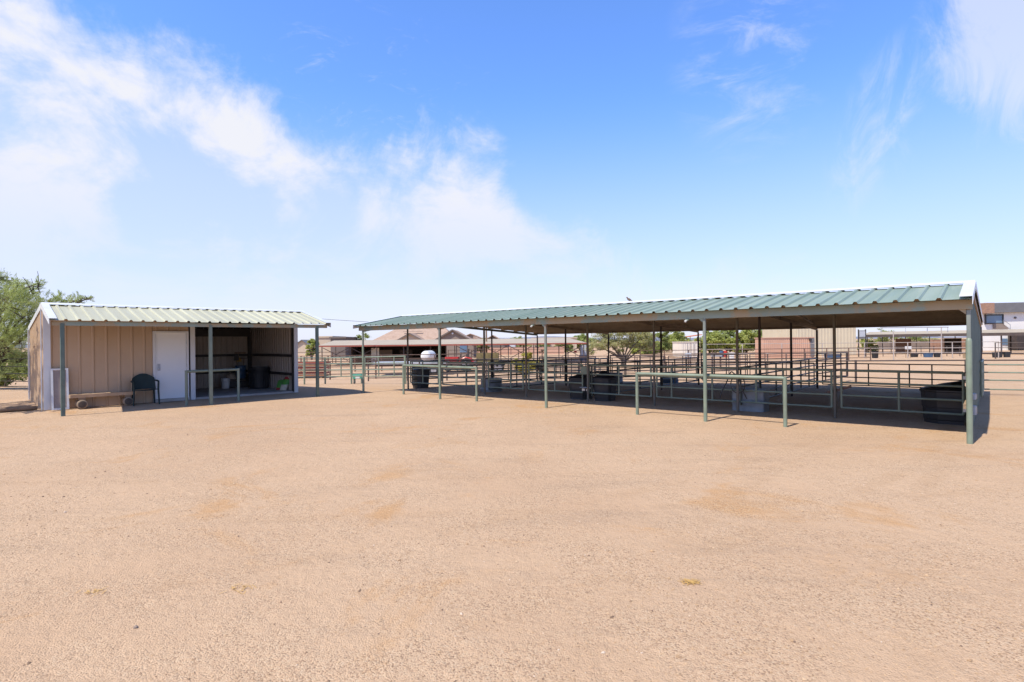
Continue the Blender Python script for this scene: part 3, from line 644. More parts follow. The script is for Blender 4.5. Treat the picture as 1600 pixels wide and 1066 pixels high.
# chair
def build_chair():
    p = T(1.98, 1.60); o = thing('garden_chair', 'dark green plastic garden chair beside the white shed door', 'chair', p)
    f = Vector((.66, -.75, 0)); s_ = f.cross(ZV).normalized()
    def q(a, b, z): return p + s_ * a + f * b + ZV * z
    seat = MB(); n = 7
    vs = []; fs = []
    for j in range(n):
        for i in range(n):
            a = -.25 + .5 * i / (n - 1); b = -.22 + .46 * j / (n - 1)
            vs.append(q(a * (1 + .08 * j / n), b, .42 - .025 * math.cos(a * 6) + .02 * (j / n)))
    fs = [(j * n + i, j * n + i + 1, (j + 1) * n + i + 1, (j + 1) * n + i) for j in range(n - 1) for i in range(n - 1)]
    vs2 = [v - ZV * .018 for v in vs]; N = len(vs)
    seat.add(vs + vs2, fs + [tuple(i + N for i in f_)[::-1] for f_ in fs] + [(i, i + 1, N + i + 1, N + i) for i in range(n - 1)] + [(N + (n - 1) * n + i, N + (n - 1) * n + i + 1, (n - 1) * n + i + 1, (n - 1) * n + i) for i in range(n - 1)])
    seat.build('seat', 'green_plastic', o, smooth=True)
    bk = MB(); rows, cols = 9, 13; vs = []
    for j in range(rows):
        t = j / (rows - 1)
        for i in range(cols):
            k = -1 + 2 * i / (cols - 1)
            top = .86 - .13 * k * k
            z = .42 + (top - .42) * t
            vs.append(q(.29 * k * (1 - .06 * t), -.22 - .10 * t + .10 * k * k, z))
    fs = [(j * cols + i, j * cols + i + 1, (j + 1) * cols + i + 1, (j + 1) * cols + i) for j in range(rows - 1) for i in range(cols - 1)]
    N = len(vs); vs2 = [v - f * .014 for v in vs]
    bk.add(vs + vs2, fs + [tuple(i + N for i in g)[::-1] for g in fs]); bk.build('backrest', 'green_plastic', o, smooth=True)
    for sg in (-1, 1):
        ar = MB(); pts = [q(.28 * sg, -.22, .66), q(.31 * sg, -.05, .655), q(.31 * sg, .14, .645), q(.30 * sg, .22, .62)]
        ar.tube(pts, [.022, .026, .026, .022], 8); ar.build('armrest', 'green_plastic', o, smooth=True)
        MB().tube([q(.30 * sg, .22, .63), q(.29 * sg, .23, .42), q(.31 * sg, .26, -.02)], [.024, .026, .019], 8).build('leg', 'green_plastic', o, smooth=True)
        MB().tube([q(.25 * sg, -.20, .43), q(.28 * sg, -.27, -.02)], [.026, .018], 8).build('leg', 'green_plastic', o, smooth=True)
build_chair()
# contents of the open bay
c = T(6.10, 4.35, .05)
o = thing('trash_bin', 'large ribbed black plastic bin in the corner of the open bay', 'bin', c)
MB().lathe(c, [(.29, 0), (.31, .03), (.31, .08), (.33, .3), (.345, .56), (.36, .64), (.385, .70), (.385, .78), (.36, .78), (.34, .5)], 28).build('bin_body', 'black_plastic', o, smooth=True)
rb = MB()
for k in range(24): a = 2 * PI * k / 24; rb.tube([c + Vector((math.cos(a) * .31, math.sin(a) * .31, .09)), c + Vector((math.cos(a) * .348, math.sin(a) * .348, .56))], .010, 5)
rb.build('rib', 'black_plastic', o)
MB().lathe(c + ZV * .72, [(.345, 0), (.2, .012)], 28).build('contents', 'dark_wall', o)
c = T(5.75, 5.55, .05)
o = thing('work_bench', 'low dark timber platform behind the black bin in the open bay', 'platform', c)
MB().box(c + ZV * .31, SD, TD, ZV, .95, .6, .05).build('platform_top', 'black_iron', o)
for a, b in ((-.42, -.25), (.42, -.25), (-.42, .25), (.42, .25)): MB().box(c + SD * a + TD * b + ZV * .142, SD, TD, ZV, .07, .07, .285).build('leg', 'black_iron', o)
MB().box(c - TD * .27 + ZV * .14, SD, TD, ZV, .76, .02, .24).build('apron', 'black_iron', o)
c = T(5.85, 5.55, .39)
o = thing('blue_barrel', 'blue plastic drum with tools standing in it, on the platform in the open bay', 'barrel', c)
MB().lathe(c, [(.17, 0), (.185, .03), (.185, .12), (.195, .14), (.185, .16), (.185, .3), (.195, .32), (.185, .34), (.185, .46), (.19, .48), (.175, .48), (.17, .3)], 20).build('drum', 'blue_plastic', o, smooth=True)
for i, (a, b, l, lab) in enumerate(((-.06, .04, .62, 'dark long handled shovel leaning in the blue drum'), (.08, .02, .70, 'dark long handled rake leaning in the blue drum, right of the shovel'))):
    t = thing('shovel' if i == 0 else 'rake', lab, 'tool', c + SD * a + ZV * .05)
    A = c + SD * a + TD * b + ZV * .05; B = A + SD * (.9 * a) + TD * .06 + ZV * l
    MB().tube([A, B], .015, 8).build('handle', 'wood', t)
    if i == 0: MB().prism([B + SD * -.09, B + SD * .09, B + SD * .085 + ZV * .2, B + ZV * .27, B + SD * -.085 + ZV * .2], TD * .012).build('blade', 'black_iron', t)
    else:
        hd = MB(); hd.bar(B - SD * .14, B + SD * .14, .02, .025)
        for k in range(7): hd.tube([B + SD * (-.13 + .043 * k), B + SD * (-.13 + .043 * k) + ZV * .08], .006, 5)
        hd.build('head', 'black_iron', t)
c = T(5.42, 5.42, .39)
o = thing('feed_sack', 'crumpled pale sack slumped on the low platform in the open bay', 'sack', c)
rng = random.Random(4); mb = MB(); rr = []
for i in range(10):
    t = i / 9; rr.append((max(.02, .19 * math.sin(PI * (.12 + .86 * t)) ** .6), -.02 + .30 * t))
mb.lathe(c - SD * .08, rr, 18, ax=(SD * .5 + ZV * .12 - TD * .1))
mb.v = [(x + rng.uniform(-.018, .018), y + rng.uniform(-.018, .018), max(.38, z + rng.uniform(-.03, .03))) for x, y, z in mb.v]
mb.build('sack_body', 'sack', o, smooth=True)
c = T(5.22, 5.25, .05)
o = thing('bucket', 'white plastic bucket standing on the slab of the open bay', 'bucket', c)
MB().lathe(c, [(.12, 0), (.125, .02), (.145, .30), (.155, .31), (.155, .33), (.145, .34), (.155, .37), (.145, .375), (.135, .2)], 22).build('pail', 'white_plastic', o, smooth=True)
MB().tube([c + SD * (.15 * math.cos(a)) + ZV * (.34 - .10 * math.sin(a)) - TD * (.15 * math.sin(a)) for a in [PI * k / 12 for k in range(13)]], .004, 5).build('bail', 'steel', o)
MB().lathe(c + ZV * .376, [(.15, 0), (.15, .012), (.02, .014)], 22).build('lid', 'white_plastic', o)
# bags by the right wall
c = T(6.40, 2.66, .05)
o = thing('feed_bag', 'pale and green feed bag with red top, leaning on the bay wall', 'bag', c)
def bag(o, c, w, h, d, lean, parts):
    ax = (SD * .55 - TD * .83).normalized(); nn = ax.cross(ZV).normalized()
    up = (ZV * math.cos(lean) + SD * math.sin(lean) * .9 + TD * .1).normalized()
    for z0, z1, m_, nm in parts:
        mb = MB(); vs = []; K = 14; R = 6
        for j in range(R):
            z = z0 + (z1 - z0) * j / (R - 1); fl = min(1, .35 + 3.2 * min(z, h - z) / h)
            for k in range(K):
                a = 2 * PI * k / K; ca, sa = math.cos(a), math.sin(a)
                vs.append(c + up * z + ax * (w / 2 * math.copysign(abs(ca) ** .6, ca)) + nn * (d / 2 * fl * math.copysign(abs(sa) ** .8, sa)))
        mb.add(vs, [(j * K + k, j * K + (k + 1) % K, (j + 1) * K + (k + 1) % K, (j + 1) * K + k) for j in range(R - 1) for k in range(K)] + [tuple(range(K))[::-1], tuple(range((R - 1) * K, R * K))])
        mb.build(nm, m_, o, smooth=True)
bag(o, c - SD * .10, .26, .52, .16, .5, ((0, .22, 'bag_pale', 'lower_print'), (.2205, .42, 'bag_green', 'green_print'), (.4205, .52, 'bag_red', 'red_top')))
c2 = T(6.30, 3.0, .05)
o = thing('feed_bag', 'smaller green bag slumped behind the pale feed bag', 'bag', c2)
bag(o, c2, .24, .36, .15, .35, ((0, .08, 'bag_red', 'red_base'), (.0805, .36, 'bag_green', 'green_print')))
c = T(5.98, SDT - .12, 1.0)
o = thing('dust_pan', 'yellow plastic scoop hung on the back wall of the bay', 'scoop', c)
MB().prism([c + SD * -.10, c + SD * .10, c + SD * .08 + ZV * .16, c - SD * .08 + ZV * .16], TD * -.05).build('pan', 'yellow', o)
MB().tube([c + ZV * .15 - TD * .02, c + ZV * .27 - TD * .02], .014, 8).build('handle', 'yellow', o)
c = T(6.05, SDT - .10, 1.306)
o = thing('brush', 'brown wooden broom head resting on the upper wall girt of the bay', 'brush', c)
MB().box(c + ZV * .045, SD, TD, ZV, .42, .06, .035, bev=.01).build('block', 'wood', o)
MB().box(c + ZV * .015, SD, TD, ZV, .40, .05, .028).build('bristles', 'wood_pale', o)
# log on the ground left of the shed
c = T(-.75, 2.25)
o = thing('log', 'short weathered log lying by the left corner of the shed', 'log', c)
MB().tube([c - SD * .38 + ZV * .05, c - SD * .1 + ZV * .062 + TD * .02, c + SD * .2 + ZV * .06, c + SD * .42 + ZV * .05 + TD * .04], [.055, .075, .07, .05], 10).build('stem', 'wood', o, smooth=True)

# ------------------------------------------------------------------ corral between the shed and the shade
Y = 27.5
GC = 'pale green pipe panels between the shed and the shade'
cor = [(452, 26.4), (475, 26.4), (507.5, 27.2), (548.5, 26.6), (569, 26.3), (633, 25.4)]
cp = [at(px, y) for px, y in cor]
labs = ['pale green pipe panel half hidden behind the shed corner', 'narrow pale green pipe panel seen left of the shed end post', 'pale green pipe panel just right of the shed end post', 'short pale green pipe panel left of the far front post', 'long pale green pipe panel between the two farthest front posts']
for i in range(5):
    pipe_panel(cp[i] + Vector((.03, 0, 0)), cp[i + 1] - Vector((.03, 0, 0)), [1.22, .93, .64, .34], ((0, 1) if i < 2 else (0, .62, 1) if i == 2 else (0, 1) if i == 3 else (0, .35, .74, 1)), .026, .032, 'pale_pipe', labs[i], 'fence panel', GC)
gp = thing('corral_posts', 'row of pale green corral posts', 'post', cp[1]); bpy.data.objects.remove(gp)
for i, w in ((1, 'left of the shed end post'), (2, 'right of the shed end post'), (3, 'left of the green trough'), (5, 'at the far shade corner')):
    p = cp[i]; MB().tube([p - ZV * .2, p + ZV * 1.26], .04, 10).build('corral_post', 'pale_pipe', loc=p, smooth=True)
    tag(C.objects[-1], 'pale green pipe post of the corral, %s' % w, 'post', 'corral posts between the shed and the shade')
c = at(559, 27.6)
o = thing('trough', 'small green and white feed trough under the corral panel', 'trough', c)
MB().box(c + ZV * .33, Vector((1, 0, 0)), Vector((0, 1, 0)), ZV, .48, .3, .22, bev=.04).build('tub', 'teal', o)
MB().box(c + ZV * .30 + Vector((.02, -.16, 0)), Vector((1, 0, 0)), Vector((0, 1, 0)), ZV, .2, .02, .13).build('white_front', 'white_plastic', o)
for s_ in (-.18, .18): MB().box(c + ZV * .1 + Vector((s_, 0, 0)), Vector((1, 0, 0)), Vector((0, 1, 0)), ZV, .04, .25, .24).build('leg', 'green_pipe', o)

# ------------------------------------------------------------------ background fences
def run_fence(p0, p1, zs, gap, m, label, group, r=.03, pr=.045, hpost=None):
    p0, p1 = Vector(p0), Vector(p1); L = (p1 - p0).length; n = max(1, round(L / gap)); hp = hpost or zs[0] + .03
    o = thing('pipe_fence', label, 'fence', p0, group)
    P = []
    for i in range(n + 1):
        p = p0.lerp(p1, i / n); p.z = gz(p.x, p.y); P.append(p)
        MB().tube([p - ZV * .2, p + ZV * hp], pr, 8).build('post', m, o, smooth=True)
    for z in zs: MB().tube([p + ZV * z for p in P], r, 6).build('rail', m, o, smooth=True)
GF = 'pipe fences of the paddocks behind'
run_fence(at(1040, 24.0), at(1700, 19.6), [.82], 3.6, 'brown_pipe', 'single rail brown pipe arena fence behind the right half of the shade', GF, .028, .04)
run_fence(at(440, 40), at(655, 43), [1.3, 1.0, .7, .38], 3.0, 'rust_pipe', 'rust brown four rail pipe fence left of the tile roofed house', GF, .035, .06)
run_fence(at(655, 41), at(930, 45), [1.35, 1.05, .75, .42], 2.7, 'brown_pipe', 'dark brown pipe fence in front of the flatbed trailers', GF, .032, .05)
run_fence(at(575, 36), at(760, 35.5), [1.3, 1.02, .74, .46, .2], 2.2, 'brown_pipe', 'dark brown five rail pipe pen behind the far stall posts', GF, .03, .045)
run_fence(at(690, 33), at(905, 33.5), [1.25, .98, .7, .42, .18], 2.0, 'brown_pipe', 'dark brown five rail pipe pen around the yellow shrub', GF, .028, .045)
run_fence(at(470, 53), at(720, 54), [1.5, 1.15, .8, .45], 2.6, 'rust_pipe', 'rust red pipe fence directly before the dark shelter', GF, .04, .06)
run_fence(at(905, 47), at(1195, 50), [1.35, .95, .55], 2.6, 'rust_pipe', 'rust brown pipe fence behind the desert tree', GF, .032, .05)
run_fence(at(1000, 62), at(1360, 66), [1.5, 1.1, .7, .35], 2.8, 'rust_pipe', 'rust brown paddock fence in front of the terracotta container', GF, .04, .06)
run_fence(at(1100, 78), at(1560, 70), [2.0, 1.3, .7], 4.6, 'pale_rail', 'pale weathered tall pipe fence along the far arena side', GF, .04, .055)
run_fence(at(1555, 68), at(1720, 62), [1.9, 1.3, .8], 4.6, 'brown_pipe', 'brown pipe fence before the white modern house', GF, .04, .06)
run_fence(at(440, 78), at(560, 76), [1.5, 1.0, .5], 3.5, 'rust_pipe', 'far rust fence beyond the corral, left of the rust roofed shelter', GF, .045, .06)
run_fence(at(700, 84), at(920, 84), [1.5, 1.0, .5], 3.5, 'rust_pipe', 'far rust fence seen through the cross braced shelter', GF, .045, .06)
run_fence(at(1360, 80), at(1520, 78), [1.4, 1.05, .7, .35], 1.6, 'brown_pipe', 'dark pipe pens under the long brown roof on the right', GF, .035, .045)
run_fence(at(-130, 27), at(48, 22.4), [1.25, .95, .65, .35], 2.6, 'black_iron', 'dark wire and pipe fence under the big tree left of the shed', GF, .018, .04, 1.5)

# ------------------------------------------------------------------ rust roofed shelter with cross braces
def build_motel():
    A, B = at(503, 68, 0), at(912, 72, 0)
    xd = (B - A).normalized(); yd = Vector((-xd.y, xd.x, 0)); L = (B - A).length; g = -.95
    o = thing('livestock_shelter', 'long low livestock shelter with pale flat roof and rust red fascia', 'shelter', Vector((A.x, A.y, g)))
    zf, zb, D = 1.38, 2.02, 9.5
    def q(a, b, z): return A + xd * a + yd * b + ZV * z
    MB().prism([q(-.3, -.4, zf), q(-.3, D, zb), q(-.3, D, zb + .10), q(-.3, -.4, zf + .10)], xd * (L + .6)).build('roof', 'rust_roof', o)
    MB().box(q(L / 2, -.43, zf + .0), xd, yd, ZV, L + .7, .05, .17).build('fascia', 'red_fascia', o)
    for k in range(11):
        a = L * k / 10
        MB().box(q(a, 0, (zf + g) / 2), xd, yd, ZV, .10, .10, zf - g - .02).build('post', 'brown_pipe', o)
        MB().box(q(a, D - .5, (zb + g) / 2 - .05), xd, yd, ZV, .10, .10, zb - g - .12).build('post', 'brown_pipe', o)
        if k in (0, 1, 5, 6, 7, 9):
            br = MB()
            if k < 10:
                a2 = a + L / 10
                br.bar(q(a + .1, .1, zf - .2), q(a2 - .1, .1, g + .5), .05, .07); br.bar(q(a + .1, .16, g + .5), q(a2 - .1, .16, zf - .2), .05, .07)
                br.build('cross_brace', 'brown_pipe', o)
    MB().box(q(L * .28, D - .3, (zb + g) / 2 - .1), xd, yd, ZV, L * .36, .12, zb - g - .25).build('back_wall', 'dark_wall', o)
    MB().box(q(L * .1, D * .55, .2), xd, yd, ZV, .14, D * .8, 2.2).build('stall_wall', 'dark_wall', o)
    MB().box(q(L * .46, D * .55, .2), xd, yd, ZV, .14, D * .8, 2.2).build('stall_wall', 'dark_wall', o)
    for k in (.14, .22, .3, .4):
        MB().box(q(L * k, D * .5, -.05), xd, yd, ZV, L * .05, .1, 1.7).build('stall_front', 'dark_wall' if k != .22 else 'taupe', o)
    MB().box(q(L * .19, 1.2, .1), xd, yd, ZV, .95, .08, 2.0).build('pale_door', 'teal' if False else 'salt', o)
build_motel()
# horizontal white tank end-on
c = at(664, 58)
o = thing('propane_tank', 'white round ended tank standing before the dark shelter', 'tank', c)
MB().lathe(c + ZV * 1.25, [(.05, 0), (.26, .03), (.43, .10), (.52, .22), (.55, .4), (.55, 2.4), (.45, 2.8), (.1, 3.0)], 28, ax=Vector((.1, 1, 0))).build('shell', 'white_plastic', o, smooth=True)
for k in (.7, 2.2): MB().box(c + Vector((.1 * k, k, .3)), Vector((1, 0, 0)), Vector((0, 1, 0)), ZV, .8, .15, .85).build('saddle', 'concrete', o)
# flatbed trailers
X1, Y1 = Vector((1, 0, 0)), Vector((0, 1, 0))
def wheel(c, r, w, o, ax=Y1):
    t = MB().lathe(c - ax * (w / 2), [(r * .6, 0), (r * .92, 0), (r, w * .2), (r, w * .8), (r * .92, w), (r * .6, w)], 20, ax=ax).build('wheel', 'tyre', o, smooth=True)
    MB().lathe(c - ax * (w / 2 + .005), [(r * .58, 0), (r * .5, .03), (r * .15, .02)], 16, ax=ax).build('rim', 'steel', t, smooth=True)
def trailer(px0, px1, y, zdeck, label):
    a, b = at(px0, y), at(px1, y); c = (a + b) / 2; L = (b - a).length
    o = thing('flatbed_trailer', label, 'trailer', c, 'flatbed trailers')
    MB().box(c + ZV * zdeck, X1, Y1, ZV, L, 2.1, .14).build('deck', 'grey_box', o)
    MB().box(c + ZV * (zdeck - .16), X1, Y1, ZV, L * .96, 1.4, .16).build('chassis', 'black_iron', o)
    for k in (.18, .32):
        for s_ in (-1, 1): wheel(c + X1 * (L * k) + Y1 * (.95 * s_) + ZV * .38, .38, .24, o)
    MB().bar(c - X1 * (L / 2), c - X1 * (L / 2 + .9) - ZV * 0 + ZV * .4, .1, .1).build('drawbar', 'black_iron', o) if False else MB().bar(c - X1 * (L / 2 - .05) + ZV * (zdeck - .16), c - X1 * (L / 2 + .9) + ZV * (zdeck - .2), .1, .1).build('drawbar', 'black_iron', o)
    return c
trailer(588, 700, 47, 1.0, 'long empty grey flatbed trailer left of the red tractor')
tc_ = trailer(738, 790, 50, .80, 'grey flatbed trailer loaded with hay bales')
k = 0
for r_, nrow in enumerate((3, 3)):
    for i in range(nrow):
        c = at(762, 50) + X1 * ((i - (nrow - 1) / 2) * .66) + ZV * (.873 + r_ * .405)
        ob = MB().box(c + ZV * .20, X1, Y1, ZV, .62, 1.1, .395, bev=.04).build('hay_bale', 'hay', loc=c)
        tag(ob, 'olive brown hay bale on the trailer, %s of the %s row' % (('left', 'middle', 'right')[i] if nrow == 3 else ('left', 'right')[i], ('bottom', 'top')[r_]), 'hay bale', 'hay bales stacked on the flatbed trailer')
def tractor():
    c = at(716, 52); o = thing('tractor', 'red compact tractor parked behind the corral panels', 'tractor', c)
    MB().box(c + Vector((-.55, 0, 1.05)), X1, Y1, ZV, 1.3, .62, .5, bev=.1).build('hood', 'red_paint', o)
    MB().box(c + Vector((.1, 0, .75)), X1, Y1, ZV, 2.4, .5, .35, bev=.05).build('chassis', 'black_iron', o)
    for s_ in (-1, 1):
        wheel(c + Vector((.75, .62 * s_, .58)), .58, .36, o); wheel(c + Vector((-.9, .58 * s_, .34)), .34, .24, o)
        MB().tube([c + Vector((.75 + .64 * math.cos(a), .62 * s_, .58 + .64 * math.sin(a))) for a in [PI * (.05 + .85 * k / 10) for k in range(11)]], .09, 6).build('fender', 'red_paint', o)
        MB().bar(c + Vector((.0, .45 * s_, 1.15)), c + Vector((-1.7, .45 * s_, .65)), .09, .12).build('loader_arm', 'red_paint', o)
    MB().box(c + Vector((.55, 0, 1.08)), X1, Y1, ZV, .42, .45, .1).build('seat', 'tyre', o); MB().box(c + Vector((.78, 0, 1.32)), X1, Y1, ZV, .09, .45, .42).build('backrest', 'tyre', o)
    MB().prism([c + Vector((-1.7, -.7, .35)), c + Vector((-2.15, -.7, .3)), c + Vector((-2.0, -.7, .85)), c + Vector((-1.7, -.7, .8))], Y1 * 1.4).build('bucket', 'red_paint', o)
    st = MB(); w_ = c + Vector((.2, 0, 1.42)); st.tube([w_ + Vector((.05 * math.cos(a), .2 * math.sin(a), .16 * math.cos(a))) for a in [2 * PI * k / 14 for k in range(15)]], .02, 6); st.build('steering_wheel', 'tyre', o)
    MB().tube([c + Vector((.9, -.45, 1.0)), c + Vector((.95, -.45, 2.0)), c + Vector((.95, .45, 2.0)), c + Vector((.9, .45, 1.0))], .035, 6).build('roll_bar', 'black_iron', o)
tractor()
# lumber stack and junk left
c = at(480, 44)
o = thing('lumber_stack', 'stack of orange brown rusty boards beside the corral', 'lumber', c)
for i in range(6):
    MB().box(c + Vector((.1 * ((i * 7) % 3 - 1), .1 * (i % 2), .18 + .2 * i)), X1, Y1, ZV, 3.2 - .2 * (i % 3), .9, .13).build('board_layer', 'rust_wood' if i % 2 == 0 else 'red_fascia', o)
for s_ in (-1.2, 1.2): MB().box(c + Vector((s_, 0, .05)), X1, Y1, ZV, .12, .9, .12).build('bearer', 'wood', o)

# ------------------------------------------------------------------ houses
def gable(mb_roof, mb_wall, xc, y0, y1, hw, ze, zr, g, ov=.4):
    """front-facing gable wing: ridge runs along y"""
    mb_wall.prism([(xc - hw, y0, g), (xc + hw, y0, g), (xc + hw, y0, ze), (xc, y0, zr), (xc - hw, y0, ze)], (0, y1 - y0, 0))
    sl = (zr - ze) / hw
    for s_ in (-1, 1):
        a = Vector((xc, y0 - ov, zr + .12)); b = Vector((xc + s_ * (hw + ov), y0 - ov, ze - sl * ov + .12))
        mb_roof.prism([a, b, b - ZV * .16, a - ZV * .16], (0, y1 - y0 + ov, 0))
def tile_house():
    o = thing('tile_roof_house', 'single storey house with salmon tile roof and two front gables', 'house', at(655, 104))
    g = -.95
    x0, x1, xr0, xr1 = -25.2, -9.8, -21.2, -12.5; y0, y1 = 100, 112; ze, zr = 1.9, 4.55
    MB().box(((x0 + x1) / 2, 106, (ze + g) / 2), X1, Y1, ZV, x1 - x0 - .8, 11, ze - g).build('wall', 'beige_stucco', o)
    r_ = MB(); ym = 106
    r_.add([(x0, y0, ze), (x1, y0, ze), (x1, y1, ze), (x0, y1, ze), (xr0, ym, zr), (xr1, ym, zr)], [(0, 1, 5, 4), (1, 2, 5), (2, 3, 4, 5), (3, 0, 4), (3, 2, 1, 0)]); r_.build('roof', 'roof_tile', o)
    MB().box((-18, 103.2, 3.75), X1, Y1, ZV, 3.4, .3, .06).build('roof_vent', 'taupe', o)
    for xc, hw, zr_, yy, m_, nm in ((-17.4, 2.7, 3.25, 97, 'beige_stucco', 'pale'), (-10.0, 3.5, 3.75, 96, 'taupe', 'grey')):
        a, b = MB(), MB(); gable(a, b, xc, yy, 105, hw, 1.75, zr_, g)
        b.build('gable_wall', m_, o); a.build('gable_roof', 'roof_tile', o)
        fb = MB()
        for s_ in (-1, 1):
            fb.bar((xc, yy - .42, zr_ + .06), (xc + s_ * (hw + .4), yy - .42, 1.75 - (zr_ - 1.75) / hw * .4 + .06), .05, .22)
        fb.build('fascia', 'dark_stucco', o)
    MB().lathe((-10.0, 95.95, 3.2), [(.16, 0), (.16, -.08), (.05, -.09)], 14, ax=Y1).build('attic_vent', 'white_plastic', o)
    MB().box((-6.4, 100.5, .9), X1, Y1, ZV, 3.0, 5, 3.6).build('side_wing', 'red_fascia', o) if False else None
    a = MB(); a.prism([(-6.6, 97, 1.95), (-4.2, 97, 1.45), (-4.2, 97, 1.6), (-6.6, 97, 2.7)], (0, 8, 0)); a.build('side_roof', 'roof_tile', o)
    for x in (-12.0, -8.2):
        w = MB().box((x, 95.93, .6), X1, Y1, ZV, 1.2, .08, 1.2).build('window', 'glass', o); MB().box((x, 95.9, 1.23), X1, Y1, ZV, 1.35, .1, .08).build('lintel', 'white_plastic', w)
tile_house()
def simple_house(px, y, w, d, zw, label, wall='taupe', roof='roof_tile', zr=None, flat=False, name='house', cat='house', wins=()):
    c = at(px, y); c.z = -.95; o = thing(name, label, cat, c)
    MB().box(c + ZV * (zw / 2) + Y1 * (d / 2), X1, Y1, ZV, w, d, zw).build('wall', wall, o)
    if flat:
        MB().box(c + ZV * (zw + .15) + Y1 * (d / 2), X1, Y1, ZV, w + .4, d + .4, .3).build('parapet', roof, o)
    else:
        a, b = MB(), MB(); gable(a, b, c.x, c.y, c.y + d, w / 2, c.z + zw, c.z + zr, c.z + zw - .01, .5); b.build('gable_wall', wall, o); a.build('roof', roof, o)
    for x in wins:
        wi = MB().box(c + X1 * x + ZV * (zw * .55) - Y1 * .02, X1, Y1, ZV, 1.1, .08, 1.2).build('window', 'glass', o); MB().box(c + X1 * x + ZV * (zw * .55 - .66) - Y1 * .04, X1, Y1, ZV, 1.3, .12, .1).build('sill', 'white_plastic', wi)
simple_house(770, 118, 5.6, 14, 2.4, 'small dark gabled house right of the tile roofed house', 'dark_stucco', 'roof_tile', 4.0)
simple_house(507, 115, 3.0, 9, 3.9, 'beige flat roofed house block left of the far shade corner', 'beige_stucco', 'beige_stucco', flat=True)
simple_house(528, 112, 2.9, 9, 3.7, 'dark grey flat roofed house wing left of the far shade corner', 'dark_stucco', 'dark_stucco', flat=True)
simple_house(867, 150, 11.5, 9, 3.4, 'long low beige house above the rust fascia', 'beige_stucco', 'beige_stucco', flat=True, wins=(-3, 3))
simple_house(472, 150, 3.4, 8, 2.5, 'small far dark roofed house beyond the shed corner', 'beige_stucco', 'grey_roof', 3.7)
simple_house(735, 160, 9, 9, 3.2, 'far pale roofed house behind the grey gable', 'taupe', 'roof_tile', 5.0)
# RV
c = at(790, 128); c.z = -.95
o = thing('motorhome', 'white motorhome parked between far houses', 'motorhome', c)
MB().box(c + Vector((0, 0, 2.15)), X1, Y1, ZV, 4.6, 2.3, 2.5, bev=.25).build('body', 'white_metal', o)
MB().box(c + Vector((1.2, -1.17, 2.4)), X1, Y1, ZV, 1.4, .06, .6).build('window', 'glass', o); MB().box(c + Vector((-1.0, -1.17, 2.4)), X1, Y1, ZV, 1.0, .06, .6).build('window', 'glass', o)
for k in (-1.4, 1.4): wheel(c + Vector((k, -1.0, .45)), .45, .3, o)
# white modern house right
def modern_house():
    y = 108; a, b = at(1531, y), at(1760, y); g = -.95
    o = thing('modern_house', 'white two storey house with grey roof and wide upper window', 'house', Vector((a.x + 8, y, g)))
    L = b.x - a.x
    def zz(py, yy=y, h=526.5): return HC + (h - py) / FOC * yy
    MB().prism([(a.x, y, g), (b.x, y, g), (b.x, y, zz(487)), (a.x, y, zz(487))], (9, 10, 0)).build('wall', 'white_stucco', o)
    MB().prism([(a.x + 1.7, y - .8, zz(489)), (a.x + L, y - .8, zz(486)), (a.x + L, y - .8, zz(471)), (a.x + 1.7, y - .8, zz(474))], (10, 11.5, 0)).build('roof', 'grey_roof', o)
    MB().box((a.x + .7, y - .4, zz(482)), X1, Y1, ZV, 1.6, 2.4, zz(474) - zz(490)).build('chimney', 'brick', o)
    px = lambda p: (p - 800) / FOC * y
    w = MB().box(((px(1540) + px(1566)) / 2, y - .06, (zz(493) + zz(505)) / 2), X1, Y1, ZV, px(1566) - px(1540), .1, zz(493) - zz(505)).build('window', 'glass', o)
    fr = MB()
    for p in (1539.5, 1566.5): fr.box((px(p), y - .1, (zz(492) + zz(506)) / 2), X1, Y1, ZV, .22, .2, zz(492) - zz(506) + .2)
    for p in (492.4, 505.6): fr.box(((px(1540) + px(1566)) / 2, y - .1, zz(p)), X1, Y1, ZV, px(1566) - px(1540), .196, .2)
    fr.build('frame', 'black_iron', w)
    MB().prism([(px(1551), y - .2, zz(506)), (px(1566), y - .2, zz(506)), (px(1576), y - .2, zz(514)), (px(1551), y - .2, zz(514))], (0, .1, 0)).build('stair_wall', 'taupe', o)
    rl = MB(); rl.tube([(px(1566), y - .4, zz(501)), (px(1576), y - .4, zz(508)), (px(1576), y - .4, zz(514))], .05, 6); rl.tube([(px(1566), y - .4, zz(501)), (px(1566), y - .4, zz(506))], .05, 6)
    rl.build('stair_rail', 'steel', o)
    MB().lathe((px(1586), y - .05, zz(497)), [(.2, 0), (.2, -.15), (.08, -.2)], 12, ax=Y1).build('wall_light', 'dark_stucco', o)
    for p0, p1 in ((1530, 1533), (1566, 1572), (1580, 1584)):
        MB().box(((px(p0) + px(p1)) / 2 - .0, y - .08, .7), X1, Y1, ZV, px(p1) - px(p0) + .4, .1, 1.2).build('window', 'glass', o)
    MB().box((px(1590), y - 1.2, .6), X1, Y1, ZV, 4.0, 2.0, 2.6).build('garage_door', 'dark_wall', o)
modern_house()
